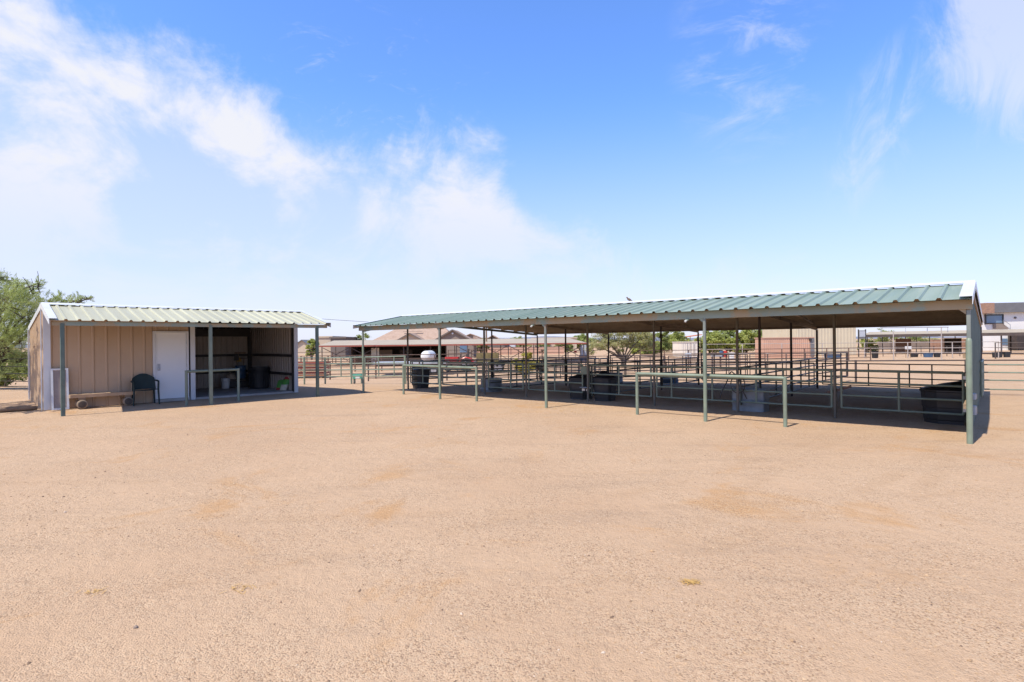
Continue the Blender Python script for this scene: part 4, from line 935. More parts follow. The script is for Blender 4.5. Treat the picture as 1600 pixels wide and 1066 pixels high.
# long brown shelter right
def right_shelter():
    A, B = at(1352, 97, 0), at(1720, 76, 0); xd = (B - A).normalized(); yd = Vector((-xd.y, xd.x, 0)); L = (B - A).length; g = -.95
    o = thing('barn_shelter', 'long brown roofed livestock shelter in front of the white house', 'shelter', Vector((A.x, A.y, g)))
    def q(a, b, z): return A + xd * a + yd * b + ZV * z
    MB().prism([q(-.5, -.4, 2.2), q(-.5, 4, 2.75), q(-.5, 8.5, 2.25), q(-.5, 8.5, 2.15), q(-.5, 4, 2.65), q(-.5, -.4, 2.1)], xd * (L + 1)).build('roof', 'rust_roof', o)
    MB().box(q(L / 2, -.44, 2.02), xd, yd, ZV, L + 1, .06, .46).build('fascia', 'brown_pipe', o)
    for k in range(9):
        a = L * k / 8 + .3
        for b in (0, 8): MB().box(q(a, b, (2.05 + g) / 2), xd, yd, ZV, .18 if k == 5 else .11, .11, 2.05 - g - .05).build('post', 'brown_pipe', o)
    for k in (1, 3, 6): MB().box(q(L * k / 8, 7.9, .3), xd, yd, ZV, L / 12, .08, 2.4).build('stall_panel', 'dark_wall' if k > 1 else 'brick', o)
right_shelter()
def block_wall(px0, px1, y, h, m, label):
    a, b = at(px0, y), at(px1, y); c = (a + b) / 2; o = thing('masonry_fence', label, 'wall', c)
    MB().box(c + ZV * (h / 2), X1, Y1, ZV, (b - a).length, .2, h).build('wall_face', m, o); MB().box(c + ZV * (h + .04), X1, Y1, ZV, (b - a).length + .1, .3, .08).build('coping', 'taupe', o)
    n = 6
    for i in range(n): MB().box(a.lerp(b, i / (n - 1)) - Y1 * .12 + ZV * (h / 2 + .06), X1, Y1, ZV, .4, .3, h + .12).build('pier', m, o)
block_wall(1455, 1535, 118, 2.1, 'brick', 'brown block wall far behind the long brown shelter on the right')
block_wall(1372, 1450, 128, 1.7, 'taupe', 'low grey brown block wall far behind the left half of the brown shelter')
block_wall(740, 880, 118, 1.5, 'terracotta', 'long low pinkish block wall seen beneath the cross braced shelter')
c = at(1436, 66)
o = thing('overhead_frame', 'tall thin overhead pipe frame above the right paddock', 'pipe frame', c)
for p in (1396, 1471): MB().tube([at(p, 66) - ZV * .2, at(p, 66) + ZV * (3.75 if p == 1471 else 3.35)], .055, 8).build('post', 'pale_rail', o)
MB().tube([at(1376, 67, 2.88), at(1482, 66.5, 2.86)], .07, 8).build('top_rail', 'grey_box', o)
for p in (1377, 1415, 1449, 1481): MB().tube([at(p, 66.8, 2.86), at(p, 66.8, 2.25)], .04, 6).build('hanger', 'grey_box', o)
for px, y, w, h, m_, lab in ((1367, 74, .9, .95, 'black_plastic', 'tall black tub under the left end of the long brown roof'), (1428, 76, 1.1, .4, 'black_plastic', 'low black feed tub in the far right paddock'),
                             (1450, 75, 1.3, .5, 'blue_plastic', 'blue grey water tub under the overhead frame'), (1464, 75, .9, .5, 'black_plastic', 'black tub beside the blue grey water tub'),
                             (1558, 72, 1.3, .7, 'black_plastic', 'big oval black tub before the white house'), (1573, 72, .9, .65, 'black_plastic', 'smaller black tub right of the big oval tub')):
    c = at(px, y); o = thing('water_tub', lab, 'tub', c, 'plastic tubs in the far paddocks')
    MB().lathe(c, [(w * .42, 0), (w * .48, h * .9), (w * .5, h * .92), (w * .5, h), (w * .46, h), (w * .42, h * .5)], 20, sy=.7).build('tub_wall', m_, o, smooth=True)
c = at(1419, 74)
o = thing('sign', 'small blank white sign board on the far paddock fence', 'sign', c)
MB().box(c + ZV * 1.3, X1, Y1, ZV, .85, .03, .38).build('board', 'white_plastic', o)
for s_ in (-.3, .3): MB().box(c + Vector((s_, .03, .55)), X1, Y1, ZV, .05, .03, 1.5).build('stake', 'wood', o)
# cream building, containers
def ribbed_box(name, label, cat, p, w, d, h, m, pitch, roof=None, parts=()):
    g = p.z; o = thing(name, label, cat, p); hw = w / 2
    MB().sheet(p + Vector((-hw, 0, 0)), X1, w, ZV, h, -Y1, pitch, .04, pitch * .5, pitch * .3).build('front_wall', m, o)
    MB().sheet(p + Vector((-hw, d, 0)), -Y1, d, ZV, h, -X1, pitch, .04, pitch * .5, pitch * .3).build('side_wall', m, o)
    MB().sheet(p + Vector((hw, 0, 0)), Y1, d, ZV, h, X1, pitch, .04, pitch * .5, pitch * .3).build('side_wall', m, o)
    MB().box(p + Vector((0, d, h / 2)), X1, Y1, ZV, w, .05, h).build('back_wall', m, o)
    MB().box(p + Vector((0, d / 2, h + .06)), X1, Y1, ZV, w + .2, d + .2, .12).build('roof', roof or m, o)
    return o
p = at(1291, 88); ribbed_box('steel_barn', 'tall cream ribbed steel building behind the terracotta container', 'barn', p, 9.2, 12, 5.2, 'cream_steel', .5, 'white_metal')
p = at(1232, 78); o = ribbed_box('shipping_container', 'terracotta shipping container beside the cream building', 'container', p, 7.0, 2.5, 2.72, 'terracotta', .28)
MB().box(p + Vector((3.25, -.06, 1.4)), X1, Y1, ZV, .55, .06, 2.5).build('door_panel', 'grey_roof', o)
MB().box(p + Vector((2.9, -.2, 2.5)), X1, Y1, ZV, .3, .25, .25).build('lamp', 'black_iron', o)
p = at(1079, 86); o = ribbed_box('shipping_container', 'cream shipping container seen end on before the trees', 'container', p, 2.6, 5, 2.25, 'pale_container', .3)
MB().box(p + Vector((0, -.06, 1.15)), X1, Y1, ZV, .05, .04, 2.1).build('door_seam', 'taupe', o)
for s_ in (-.5, .5): MB().tube([p + Vector((s_, -.08, .2)), p + Vector((s_, -.08, 2.1))], .03, 6).build('lock_bar', 'steel', o)
c = at(1086, 98); o = thing('canopy', 'small orange canopy roof above the cream container', 'canopy', c)
MB().prism([c + Vector((-1.0, 0, 3.15)), c + Vector((1.2, 0, 3.45)), c + Vector((1.2, 0, 3.58)), c + Vector((-1.0, 0, 3.28))], Y1 * 2).build('sheet', 'orange', o)
for a, b in ((-.8, .1), (1.0, .1), (-.8, 1.9), (1.0, 1.9)): MB().box(c + Vector((a, b, 1.58)), X1, Y1, ZV, .08, .08, 3.2).build('post', 'brown_pipe', o)
c = at(1347, 80); o = thing('sign_board', 'dark framed grey panel raised on two posts beside the cream building', 'panel', c)
for s_ in (-.5, .5): MB().box(c + Vector((s_, 0, 1.9)), X1, Y1, ZV, .12, .12, 3.9).build('post', 'black_iron', o)
MB().box(c + Vector((0, 0, 3.1)), X1, Y1, ZV, .88, .08, 1.2).build('board', 'grey_roof', o); MB().box(c + Vector((0, -.06, 3.2)), X1, Y1, ZV, .8, .03, .8).build('panel', 'grey_box', o)
for px, m_, lab in ((1127, 'blue_plastic', 'blue drum behind the far pipe fence under the trees'), (1133, 'red_paint', 'red drum right of the blue drum under the trees')):
    c = at(px, 84); o = thing('drum', lab, 'barrel', c, 'drums under the trees')
    MB().lathe(c, [(.3, 0), (.3, .3), (.32, .32), (.3, .34), (.3, .6), (.32, .62), (.3, .64), (.3, .95), (.1, .96)], 16).build('barrel_shell', m_, o, smooth=True)
c = at(1143, 76); o = thing('storage_tote', 'white square storage tote behind the pipe fence', 'tote', c)
MB().box(c + ZV * .45, X1, Y1, ZV, .5, .5, .8, bev=.05).build('tote_body', 'white_plastic', o); MB().box(c + ZV * .88, X1, Y1, ZV, .56, .56, .05).build('lid', 'white_plastic', o)
for px, y, lab in ((1301, 76, 'blue grey water trough left of the corral gate, before the cream building'),):
    c = at(px, y); o = thing('water_tub', lab, 'tub', c); MB().lathe(c, [(.5, 0), (.55, .5), (.58, .52), (.52, .52), (.5, .3)], 20, sx=2.2, sy=.8).build('tub_wall', 'blue_plastic', o, smooth=True)
for px, y, w, lab in ((1075, 52, .5, 'grey metal feed box on the paddock fence behind the near hitching rail'), (1119, 50, .9, 'low grey trough on legs behind the near hitching rail')):
    c = at(px, y); o = thing('feed_box', lab, 'feed box', c)
    MB().box(c + ZV * 1.25, X1, Y1, ZV, w, .4, .35 if w < .8 else .2, bev=.03).build('box_body', 'grey_box', o)
    for s_ in (-w * .4, w * .4): MB().box(c + Vector((s_, 0, .5)), X1, Y1, ZV, .05, .3, 1.25).build('leg', 'rust_pipe', o)

c = at(911, 76)
o = thing('utility_cabinet', 'grey blue cabinet with a dark base beyond the pens, left of the mesquite tree', 'cabinet', c)
MB().box(c + ZV * 1.45, X1, Y1, ZV, .8, .8, 1.3, bev=.06).build('cabinet_body', 'grey_box', o); MB().box(c + ZV * .38, X1, Y1, ZV, 1.0, .9, .78, bev=.05).build('base', 'blue_plastic', o)
c = at(899, 80)
o = thing('sign', 'tiny red sign plate on a stake beyond the pens', 'sign', c)
MB().box(c + ZV * 1.15, X1, Y1, ZV, .4, .03, .3).build('board', 'red_paint', o); MB().box(c + ZV * .5 + Y1 * .03, X1, Y1, ZV, .05, .03, 1.2).build('stake', 'wood', o)
# ------------------------------------------------------------------ power line
def power_line():
    a, b = at(395, 62, 5.1), at(760, 74, 3.75)
    o = thing('power_line', 'thin dark power line sagging between two poles behind the roofs', 'power line', Vector((a.x, a.y, -.95)))
    pts = []
    for i in range(17):
        t = i / 16; p = a.lerp(b, t); p.z -= .35 * 4 * t * (1 - t) * .8; pts.append(p)
    MB().tube(pts, .02, 5).build('wire', 'wire', o)
    for p in (a, b): MB().tube([Vector((p.x, p.y, -1.2)), p - ZV * .0], [.13, .10], 10).build('pole', 'wood', o)
power_line()

# ------------------------------------------------------------------ plants
LM = {}
LM['palo'] = leaf_mat('palo_verde_leaf', (.29, .34, .11), (.47, .50, .20), .55)
LM['mesq'] = leaf_mat('mesquite_leaf', (.33, .33, .15), (.48, .46, .24), .55)
LM['green'] = leaf_mat('tree_leaf', (.24, .28, .08), (.38, .41, .14), .55)
LM['bright'] = leaf_mat('bright_leaf', (.33, .37, .10), (.50, .52, .17), .55)
LM['yellow'] = leaf_mat('yellow_leaf', (.30, .27, .05), (.46, .38, .07), .4)
LM['dark'] = leaf_mat('dark_leaf', (.05, .045, .03), (.10, .085, .05), .15)
def limb(mb, a, b, r0, r1, rng, sag=.12, n=6):
    a, b = Vector(a), Vector(b); L = (b - a).length; pts = []; o1 = Vector(rng.normal(0, .1, 3)) * L * .6
    for i in range(n):
        t = i / (n - 1); p = a.lerp(b, t) + o1 * (math.sin(PI * t)) ; p.z += sag * L * math.sin(PI * t) * .5; pts.append(p)
    mb.tube(pts, [r0 + (r1 - r0) * i / (n - 1) for i in range(n)], 6)
def plant(name, label, cat, base, clumps, nleaf, lw, ll, lm, seed, stems=3, tr=.12, fork=.35, group=None, droop=.3, trunkm='bark', twigs=0, align=None, strands=0):
    """clumps: (dx,dy,dz,rx,ry,rz) relative to the base; leaf blades fill each clump with a dense core and a ragged rim"""
    rng = np.random.default_rng(seed); base = Vector(base)
    o = thing(name, label, cat, base, group); wood = MB()
    forks = [base + Vector((rng.normal(0, .15) * fork, rng.normal(0, .15) * fork, fork * (0.7 + .6 * rng.random()))) for _ in range(stems)]
    for f in forks: limb(wood, base + Vector((rng.normal(0, tr * .7), rng.normal(0, tr * .7), -.15)), f, tr, tr * .75, rng, .05)
    for i, c in enumerate(clumps):
        if name == 'scrub_belt': break
        limb(wood, forks[i % stems], base + Vector(c[:3]), tr * .6, tr * .12, rng)
        for _ in range(twigs):
            q = base + Vector(c[:3]); e = q + Vector((rng.normal(0, c[3] * .6), rng.normal(0, c[4] * .6), rng.normal(0, c[5] * .6)))
            limb(wood, q - Vector((0, 0, c[5] * .5)), e, tr * .14, tr * .04, rng, .05, 4)
    wood.build('trunk', trunkm, o, smooth=True)
    vol = np.array([c[3] * c[4] * c[5] for c in clumps]) ** (2 / 3); vol /= vol.sum(); V = []
    for c, w in zip(clumps, vol):
        if strands:                                     # leaflets strung along arching twigs
            ns = max(3, int(nleaf * w / strands)); al = np.array(align if align is not None else (0, 0, .3))
            for _ in range(ns):
                o_ = rng.normal(0, 1, 3); o_ /= np.linalg.norm(o_)
                R3 = np.array(c[3:6]); st = np.array(c[:3]) + o_ * R3 * .65 * rng.random()
                dd = o_ * .9 + al + rng.normal(0, .25, 3); dd /= np.linalg.norm(dd)
                L = (.5 + .75 * rng.random()) * max(.35, float(R3.mean())); t = np.linspace(.05, 1, strands)[:, None] + rng.normal(0, .02, (strands, 1))
                ce = st + dd * L * t + np.array([0, 0, -1]) * (droop * L * t * t) + rng.normal(0, .028 + .035 * L, (strands, 3)) * (1.1 - t * .7)
                ce[:, 2] = np.maximum(ce[:, 2], .03)
                d = dd + rng.normal(0, .55, (strands, 3)); d /= np.linalg.norm(d, axis=1)[:, None]
                s_ = np.cross(d, o_ * .8 + np.array([0, 0, .9]) + rng.normal(0, .5, (strands, 3))); s_ /= np.linalg.norm(s_, axis=1)[:, None]
                l = ll * (.6 + .8 * rng.random((strands, 1))); ww = lw * (.6 + .8 * rng.random((strands, 1)))
                V.append(np.stack([ce - d * l / 2, ce + s_ * ww / 2, ce + d * l / 2, ce - s_ * ww / 2], 1))
            continue
        k = max(30, int(nleaf * w)); sub = max(4, k // 60)
        sd = rng.normal(0, 1, (sub, 3)); sd /= np.linalg.norm(sd, axis=1)[:, None]; sd *= rng.random((sub, 1)) ** .45
        idx = rng.integers(0, sub, k)
        P = sd[idx] + rng.normal(0, .17, (k, 3))
        ce = np.array(c[:3]) + P * np.array(c[3:6]); ce[:, 2] = np.maximum(ce[:, 2], .03)
        nn = sd[idx] * .9 + np.array([0, 0, .9]) + rng.normal(0, .55, (k, 3))
        d = np.cross(nn, rng.normal(0, 1, (k, 3)))
        d /= np.linalg.norm(d, axis=1)[:, None]
        s_ = np.cross(d, nn); s_ /= np.linalg.norm(s_, axis=1)[:, None]
        l = ll * (.6 + .8 * rng.random((k, 1))); ww = lw * (.6 + .8 * rng.random((k, 1)))
        V.append(np.stack([ce - d * l / 2, ce + s_ * ww / 2, ce + d * l / 2, ce - s_ * ww / 2], 1))
    V = np.concatenate(V).reshape(-1, 3); n = len(V) // 4
    me = bpy.data.meshes.new('crown'); me.vertices.add(len(V)); me.vertices.foreach_set('co', V.ravel())
    me.loops.add(4 * n); me.loops.foreach_set('vertex_index', np.arange(4 * n)); me.polygons.add(n)
    me.polygons.foreach_set('loop_start', np.arange(0, 4 * n, 4)); me.polygons.foreach_set('loop_total', np.full(n, 4)); me.update(calc_edges=True)
    me.materials.append(LM[lm]); ob = bpy.data.objects.new('crown', me); C.objects.link(ob); ob.parent = o
    return o
def crown(rng, w, d, h0, h1, n, r):
    out = []
    for _ in range(n):
        a = rng.random() * 6.28; q = rng.random() ** .5; z = h0 + (h1 - h0) * rng.random()
        k = math.sqrt(max(.05, 1 - ((z - h0) / (h1 - h0) * 1.6 - .6) ** 2)) if h1 > h0 else 1
        rr = r * (.6 + .7 * rng.random())
        out.append((w * q * math.cos(a) * k, d * q * math.sin(a) * k, z, rr * 1.15, rr, rr * .75))
    return out
# big feathery tree left of the shed
rg_ = np.random.default_rng(21)
b = at(-40, 23.5)
cl = []
for px, py, rx, rz in ((-60, 470, 1.7, 1.1), (-10, 470, 1.3, .9), (20, 468, .9, .65), (40, 462, .55, .5), (52, 452, .35, .4), (60, 443, .22, .3), (10, 500, 1.2, .8), (45, 490, .9, .6), (75, 478, .8, .38), (100, 472, .7, .26), (122, 469, .5, .16), (137, 466, .3, .1),
                       (0, 530, 1.1, .7), (30, 525, .7, .6), (5, 555, .9, .55), (25, 558, .6, .45), (12, 448, .7, .35), (30, 443, .35, .22), (-5, 432, .35, .3), (-45, 520, 1.3, .9), (-70, 560, 1.2, .6), (-90, 500, 1.5, 1.0), (-40, 440, 1.2, .5), (0, 580, .7, .3), (-95, 440, 1.0, .5)):
    yy = 23.5 + rg_.normal(0, .6); X = (px - 800) / FOC * yy; z = HC + (534.6 - .0108 * (px - 800) - py) / FOC * yy
    cl.append((X - b.x, yy - b.y, z - b.z, rx, rx * .9, rz))
plant('palo_verde_tree', 'big feathery green desert tree left of the shed', 'tree', b, cl, 80000, .013, .13, 'palo', 5, 4, .17, .7, droop=.25, twigs=5, align=(.55, 0, .45), strands=45)
# its neighbour nearer the sun, which shades the shed end wall
b = Vector((-15.9, 14.9, 0))
cl = []
for k in range(24):
    a, q, z = rg_.uniform(-2.3, 2.3), rg_.uniform(-.5, .5), rg_.uniform(2.1, 4.7)
    cl.append((.55 - .69 * a + .72 * q, .3 + .72 * a + .69 * q, z, .5, .5, .4))
plant('palo_verde_tree', 'feathery desert tree beyond the left edge, shading the shed end wall', 'tree', b, cl, 7000, .035, .15, 'palo', 9, 3, .09, .9, twigs=2, align=(0, 0, .3), strands=30)
# bush behind the wire fence
for i, (px, y, w, h, lab) in enumerate(((8, 29, 1.6, 1.5, 'dark green bush behind the wire fence left of the shed'), (-60, 30, 2.2, 1.9, 'dark green bush far left behind the wire fence'))):
    plant('bush', lab, 'bush', at(px, y), crown(rg_, w, 1, .3, h, 9, .55), 7000, .06, .16, 'green', 30 + i, 4, .05, .2, 'bushes behind the wire fence')
# yellow shrub and dark tangle at the far shade end
plant('creosote_shrub', 'yellow green shrub seen through the far end of the shade', 'shrub', at(820, 30.5), crown(rg_, .50, .5, .3, 1.75, 12, .3), 4200, .045, .10, 'yellow', 41, 6, .03, .2)
plant('thorn_bush', 'dark tangled thorn bush beside the yellow shrub', 'shrub', at(843, 32), crown(rg_, .42, .4, .3, 2.0, 9, .28), 1800, .03, .12, 'dark', 42, 6, .035, .3, twigs=8)
# desert tree in the middle
mt = []
for px, py, rx, rz in ((935, 540, 1.3, .5), (948, 528, 1.5, .7), (966, 520, 1.6, .8), (985, 517, 1.6, .9), (1003, 526, 1.3, .7), (1014, 538, .8, .5), (960, 538, 1.2, .5), (980, 533, 1.3, .6), (925, 548, .8, .4), (996, 540, 1.0, .4), (968, 548, .7, .35), (940, 512, 1.2, .6)):
    X = (px - 800) / FOC * 57; z = HC + (534.6 - .0108 * (px - 800) - py) / FOC * 57; mt.append((X - at(975, 57).x, rg_.normal(0, .7), z + .95, rx, rx * .8, rz))
plant('mesquite_tree', 'spreading grey green mesquite tree in the middle behind the shade', 'tree', at(975, 57), mt, 13000, .06, .24, 'mesq', 51, 4, .17, .7, twigs=4)
# tree belt
GT = 'green trees beyond the paddocks'
belt = [(1002, 112, 3.2, 4.2, 'bright', 'bright green tree directly right of the mesquite crown'), (1030, 120, 3.4, 4.4, 'green', 'darker green tree left of the cream container'), (1057, 128, 3.6, 4.6, 'bright', 'green tree rising behind the cream container'),
        (1108, 108, 3.4, 4.6, 'bright', 'yellow green tree just right of the near hitching post'), (1136, 112, 3.6, 4.8, 'palo', 'dense yellow green tree above the drums'), (1166, 106, 3.4, 4.6, 'bright', 'broad green tree between two shade posts'),
        (1196, 116, 3.0, 4.6, 'green', 'green tree rising over the terracotta container'), (1228, 124, 4.0, 4.8, 'bright', 'green tree beside the cream building'),
        (905, 165, 4.5, 4.6, 'palo', 'far pale green tree behind the long low beige house'), (880, 140, 2.6, 2.9, 'palo', 'low round green tree before the beige house'), (850, 150, 2.0, 2.6, 'green', 'low green bush before the beige house')]
for i, (px, y, w, h, lm, lab) in enumerate(belt):
    plant('leafy_tree', lab, 'tree', at(px, y), crown(rg_, w * .85, w * .5, h * .12, h * .92, 24, w * .34), 9000, .22, .34, lm, 60 + i, 3, .16, .6, GT)
for i, (px, y, w, h, lm, lab) in enumerate(((487, 96, 1.9, 3.6, 'bright', 'round green tree seen beside the shed end post'), (566, 120, 3.2, 4.2, 'green', 'green tree behind the far left corner of the shade'), (543, 130, 2.6, 3.6, 'bright', 'small green tree beside the dark flat roofed house'),
                                            (751, 112, 2.0, 3.9, 'palo', 'green tree between the two tile roofed houses'), (807, 150, 3.2, 4.2, 'green', 'grey green tree right of the white motorhome'), (1352, 100, 2.6, 2.4, 'bright', 'low bright green bush right of the cream building'), (1385, 150, 5.0, 4.6, 'green', 'far green trees above the left end of the brown shelter'), (1432, 170, 5, 4.4, 'green', 'far low tree above the brown shelter'))):
    plant('leafy_tree', lab, 'tree', at(px, y), crown(rg_, w * .6, w * .5, h * .2, h * .9, 12, w * .32), 3200, .2, .32, lm, 80 + i, 3, .14, .5, 'scattered trees near the far houses')
# distant scrub belt and hills
plant('scrub_belt', 'far low desert scrub along the horizon', 'scrub', (0, 260, -.95), [(x, rg_.normal(0, 25), .9, 7, 5, 1.3) for x in np.linspace(-260, 300, 90)], 26000, .5, .8, 'mesq', 99, 1, .1, .2)
sb = [o for o in C.objects if o.name.startswith('scrub_belt')][0]; sb['kind'] = 'stuff'
mb = MB(); n = 90; prof = []
for i in range(n):
    x = -2600 + 5200 * i / (n - 1)
    h = 8 + 14 * max(0, math.sin(x * .0021 + 1.2)) + 6 * math.sin(x * .011) * math.sin(x * .004) + rnd.uniform(0, 3); prof.append((x, max(3, h)))
vs = [(x, 2600, -3) for x, h in prof] + [(x, 2750, h) for x, h in prof] + [(x, 3000, -3) for x, h in prof]
mb.add(vs, [(j * n + i, j * n + i + 1, (j + 1) * n + i + 1, (j + 1) * n + i) for j in range(2) for i in range(n - 1)])
o = mb.build('hills', 'hill', smooth=True); o['kind'] = 'structure'

rng = np.random.default_rng(77); mb = MB()
for cx, cy, rr, n in ((1.2, 3.88, .032, 60), (-1.88, 3.87, .05, 22), (-2.85, 3.85, .05, 16), (1.0, 14.0, .9, 90), (3.6, 14.6, .6, 80), (6.4, 12.4, .6, 60), (-2.0, 20.5, .9, 80)):
    for _ in range(n):
        x, y = cx + rng.normal(0, rr), cy + rng.normal(0, rr * .6); a = rng.random() * 6.28; l = rng.uniform(.012, .035) * (1 if cy < 8 else 2.5); z = float(gnoise(x, y)) + rng.uniform(.004, .012)
        d = Vector((math.cos(a) * l, math.sin(a) * l, rng.uniform(-.003, .004))); w = d.cross(ZV).normalized() * (.0022 if cy < 8 else .006); p = Vector((x, y, z))
        mb.add([p - d - w, p + d - w, p + d + w, p - d + w], [(0, 1, 2, 3)])
M['straw'] = mat('straw', (.58, .36, .11), (.50, .30, .10), 20, .9)
tag(mb.build('straw', 'straw'), 'loose yellow straw wisps lying on the yard and stall floors', 'straw', kind='stuff')
# dark droppings / stones on the yard
for (x, y, r_, lab) in ((-2.24, 3.36, .014, 'small dark grey stone on the gravel in the left foreground'),):
    mb = MB(); rng = np.random.default_rng(int(abs(x) * 100)); z = float(gnoise(x, y))
    mb.lathe((x, y, z - r_ * .3), [(r_ * .5, 0), (r_ * 1.0, r_ * .35), (r_ * .85, r_ * .9), (r_ * .3, r_ * 1.25)], 9)
    mb.v = [(a + rng.normal(0, r_ * .12), b_ + rng.normal(0, r_ * .12), c_ + rng.normal(0, r_ * .08)) for a, b_, c_ in mb.v]
    tag(mb.build('stone', 'stone', loc=(x, y, z)), lab, 'stone')

# ------------------------------------------------------------------ sky, sun
SUN_EL, SUN_AZ = math.radians(57), math.atan2(-.715, -.699)       # azimuth from +Y towards +X
sv = Vector((math.sin(SUN_AZ) * math.cos(SUN_EL), math.cos(SUN_AZ) * math.cos(SUN_EL), math.sin(SUN_EL)))
sl = bpy.data.lights.new('sun', 'SUN'); sl.energy = 5.0; sl.angle = math.radians(.5); sl.color = (1, .94, .83)
so = bpy.data.objects.new('sun', sl); C.objects.link(so); so.rotation_euler = sv.to_track_quat('Z', 'Y').to_euler(); so.location = (0, 0, 30)
def build_world():
    w = bpy.data.worlds.new('World'); sc.world = w; w.use_nodes = True; nt = w.node_tree; nt.nodes.clear()
    out = nd(nt, 'ShaderNodeOutputWorld'); bg = nd(nt, 'ShaderNodeBackground'); nt.links.new(bg.outputs[0], out.inputs[0])
    sky = nd(nt, 'ShaderNodeTexSky'); sky.sky_type = 'NISHITA'; sky.sun_disc = False; sky.sun_elevation = SUN_EL; sky.sun_rotation = SUN_AZ
    sky.air_density = 1.0; sky.dust_density = .6; sky.ozone_density = 2.0; sky.altitude = 400
    bg.inputs[1].default_value = .13
    tc = nd(nt, 'ShaderNodeTexCoord'); d = tc.outputs['Generated']
    sx = nd(nt, 'ShaderNodeSeparateXYZ'); nt.links.new(d, sx.inputs[0])
    m = lambda op, a, b=None: math_n(nt, op, a, b)
    az = m('ARCTAN2', sx.outputs[0], sx.outputs[1]); el = m('ARCSINE', sx.outputs[2])
    nz = lambda s, de=8, r=.6, dist=.6, stretch=None, rot=0: _nz(s, de, r, dist, stretch, rot)
    def _nz(s, de, r, dist, stretch, rot):
        v = d
        if stretch:
            mp = nd(nt, 'ShaderNodeMapping'); mp.inputs['Scale'].default_value = stretch; mp.inputs['Rotation'].default_value = (0, rot, 0); nt.links.new(d, mp.inputs[0]); v = mp.outputs[0]
        return noise(nt, v, s, de, r, dist)
    # upper edge of the big cloud bank as a function of azimuth
    fc = nd(nt, 'ShaderNodeFloatCurve'); cv = fc.mapping.curves[0]
    pts = [(0, .40), (.10, .40), (.21, .385), (.25, .40), (.29, .355), (.33, .335), (.37, .28), (.41, .245), (.45, .215), (.50, .20), (.54, .13), (.58, .085), (.64, .05), (.8, .03), (1, .03)]
    # azimuth -1.6 .. +1.6 -> 0..1 ; elevation given as value/1.0 rad
    for i, (x, y) in enumerate(PTS):
        if i < 2: cv.points[i].location = (x, y) if i == 0 else (PTS[-1])
    for x, y in PTS[1:-1]: cv.points.new(x, y)
    fc.mapping.update()
    nt.links.new(m('ADD', m('MULTIPLY', az, 1 / 3.2), .5), fc.inputs['Value'])
    edge = fc.outputs[0]
    n1 = nz(3.2, 10, .63, .45); n2 = nz(9, 10, .68, .6)
    sgn = m('ADD', m('SUBTRACT', edge, el), m('ADD', m('MULTIPLY', m('SUBTRACT', n1, .5), .42), m('MULTIPLY', m('SUBTRACT', n2, .5), .14)))
    bank = ramp(nt, sgn, -.02, .09)
    body = m('ADD', .36, m('MULTIPLY', ramp(nt, nz(3.6, 10, .60, .5, (1, 1, 1.7)), .40, .58), .64))
    bank = m('MULTIPLY', bank, body)
    def blob(a0, e0, ra, re, rot=0.0):
        da, de = m('SUBTRACT', az, a0), m('SUBTRACT', el, e0)
        c_, s_ = math.cos(rot), math.sin(rot)
        p = m('DIVIDE', m('ADD', m('MULTIPLY', da, c_), m('MULTIPLY', de, s_)), ra); q = m('DIVIDE', m('SUBTRACT', m('MULTIPLY', de, c_), m('MULTIPLY', da, s_)), re)
        return m('ADD', m('POWER', p, 2), m('POWER', q, 2)) if False else m('ADD', m('MULTIPLY', p, p), m('MULTIPLY', q, q))
    wn = nz(7, 10, .68, 1.5, (1.6, 1, 1), .6)
    right = ramp(nt, m('ADD', blob(.83, .42, .20, .19, -.5), m('MULTIPLY', m('SUBTRACT', wn, .5), 1.7)), 1.2, .4)
    w1 = m('MULTIPLY', ramp(nt, blob(.40, .44, .13, .17), 1.2, 0), ramp(nt, nz(8, 10, .66, .7, (1, 1, 2.4), .25), .42, .78))
    w2 = m('MULTIPLY', ramp(nt, blob(.575, .30, .06, .13, -.35), 1.2, 0), ramp(nt, nz(11, 10, .66, .6, (2.6, 1, 1), .35), .40, .76))
    w3 = m('MULTIPLY', ramp(nt, blob(-.22, .42, .22, .16, 0), 1.2, 0), ramp(nt, nz(10, 10, .7, 2, (1, 1, 2), .1), .55, .85))
    cl = m('MULTIPLY', bank, m('ADD', .38, m('MULTIPLY', ramp(nt, el, .06, .28), .62)))
    for x_, k_ in ((right, .62), (w1, .5), (w2, .45), (w3, .35)): cl = m('MAXIMUM', cl, m('MULTIPLY', x_, k_))
    cl = m('MINIMUM', cl, 1.0)
    hs = nd(nt, 'ShaderNodeMix'); hs.data_type = 'RGBA'; hs.blend_type = 'MULTIPLY'; hs.inputs[0].default_value = 1; nt.links.new(mixc(nt, ramp(nt, el, .6, 1.0), mixc(nt, ramp(nt, el, .02, .42), TLOW, TINT), (.5, .6, .75)), hs.inputs[7]); nt.links.new(sky.outputs[0], hs.inputs[6])  # overhead sky, out of view, is dimmed to weaken fill in the shadows
    # thin high veil that whitens the low sky
    veil = m('MULTIPLY', ramp(nt, el, .42, .0), .62)
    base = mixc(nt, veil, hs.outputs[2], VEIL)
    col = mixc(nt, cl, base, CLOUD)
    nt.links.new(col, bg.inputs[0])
PTS = [(0, .46), (.271, .48), (.292, .465), (.327, .47), (.348, .435), (.368, .42), (.405, .36), (.431, .345), (.465, .36), (.489, .34), (.5, .29), (.5175, .237), (.538, .20), (.569, .145), (.62, .08), (1, .05)]
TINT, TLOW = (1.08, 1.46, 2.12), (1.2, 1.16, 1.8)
CLOUD = (5.9, 6.0, 6.5); VEIL = (4.9, 5.5, 6.5)
build_world()

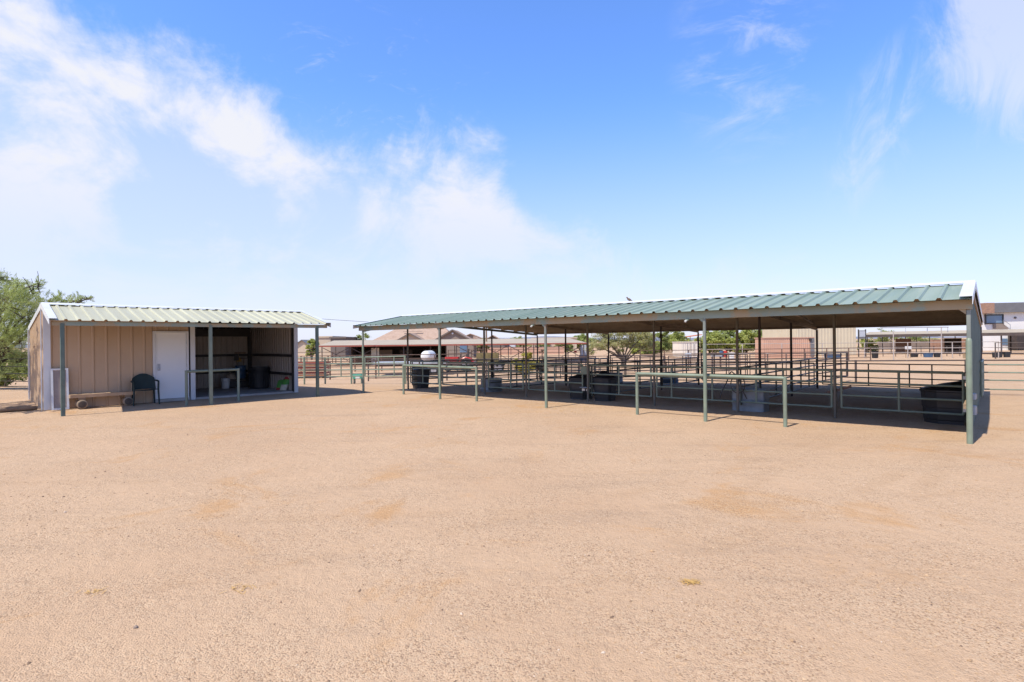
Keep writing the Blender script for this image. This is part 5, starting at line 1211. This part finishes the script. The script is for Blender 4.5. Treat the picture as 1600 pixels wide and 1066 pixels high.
# ------------------------------------------------------------------ camera
cam = bpy.data.cameras.new('camera'); cam.lens = 20; cam.sensor_width = 36; cam.clip_start = .05; cam.clip_end = 9000; cam.shift_y = .001
co = bpy.data.objects.new('camera', cam); C.objects.link(co); co.location = (0, 0, HC)
co.rotation_euler = (Matrix.Rotation(math.radians(90), 4, 'X') @ Matrix.Rotation(-ROLL, 4, 'Z')).to_euler()
sc.camera = co
sc.view_settings.view_transform = 'Standard'; sc.view_settings.look = 'None'; sc.view_settings.exposure = .2; sc.view_settings.gamma = 1
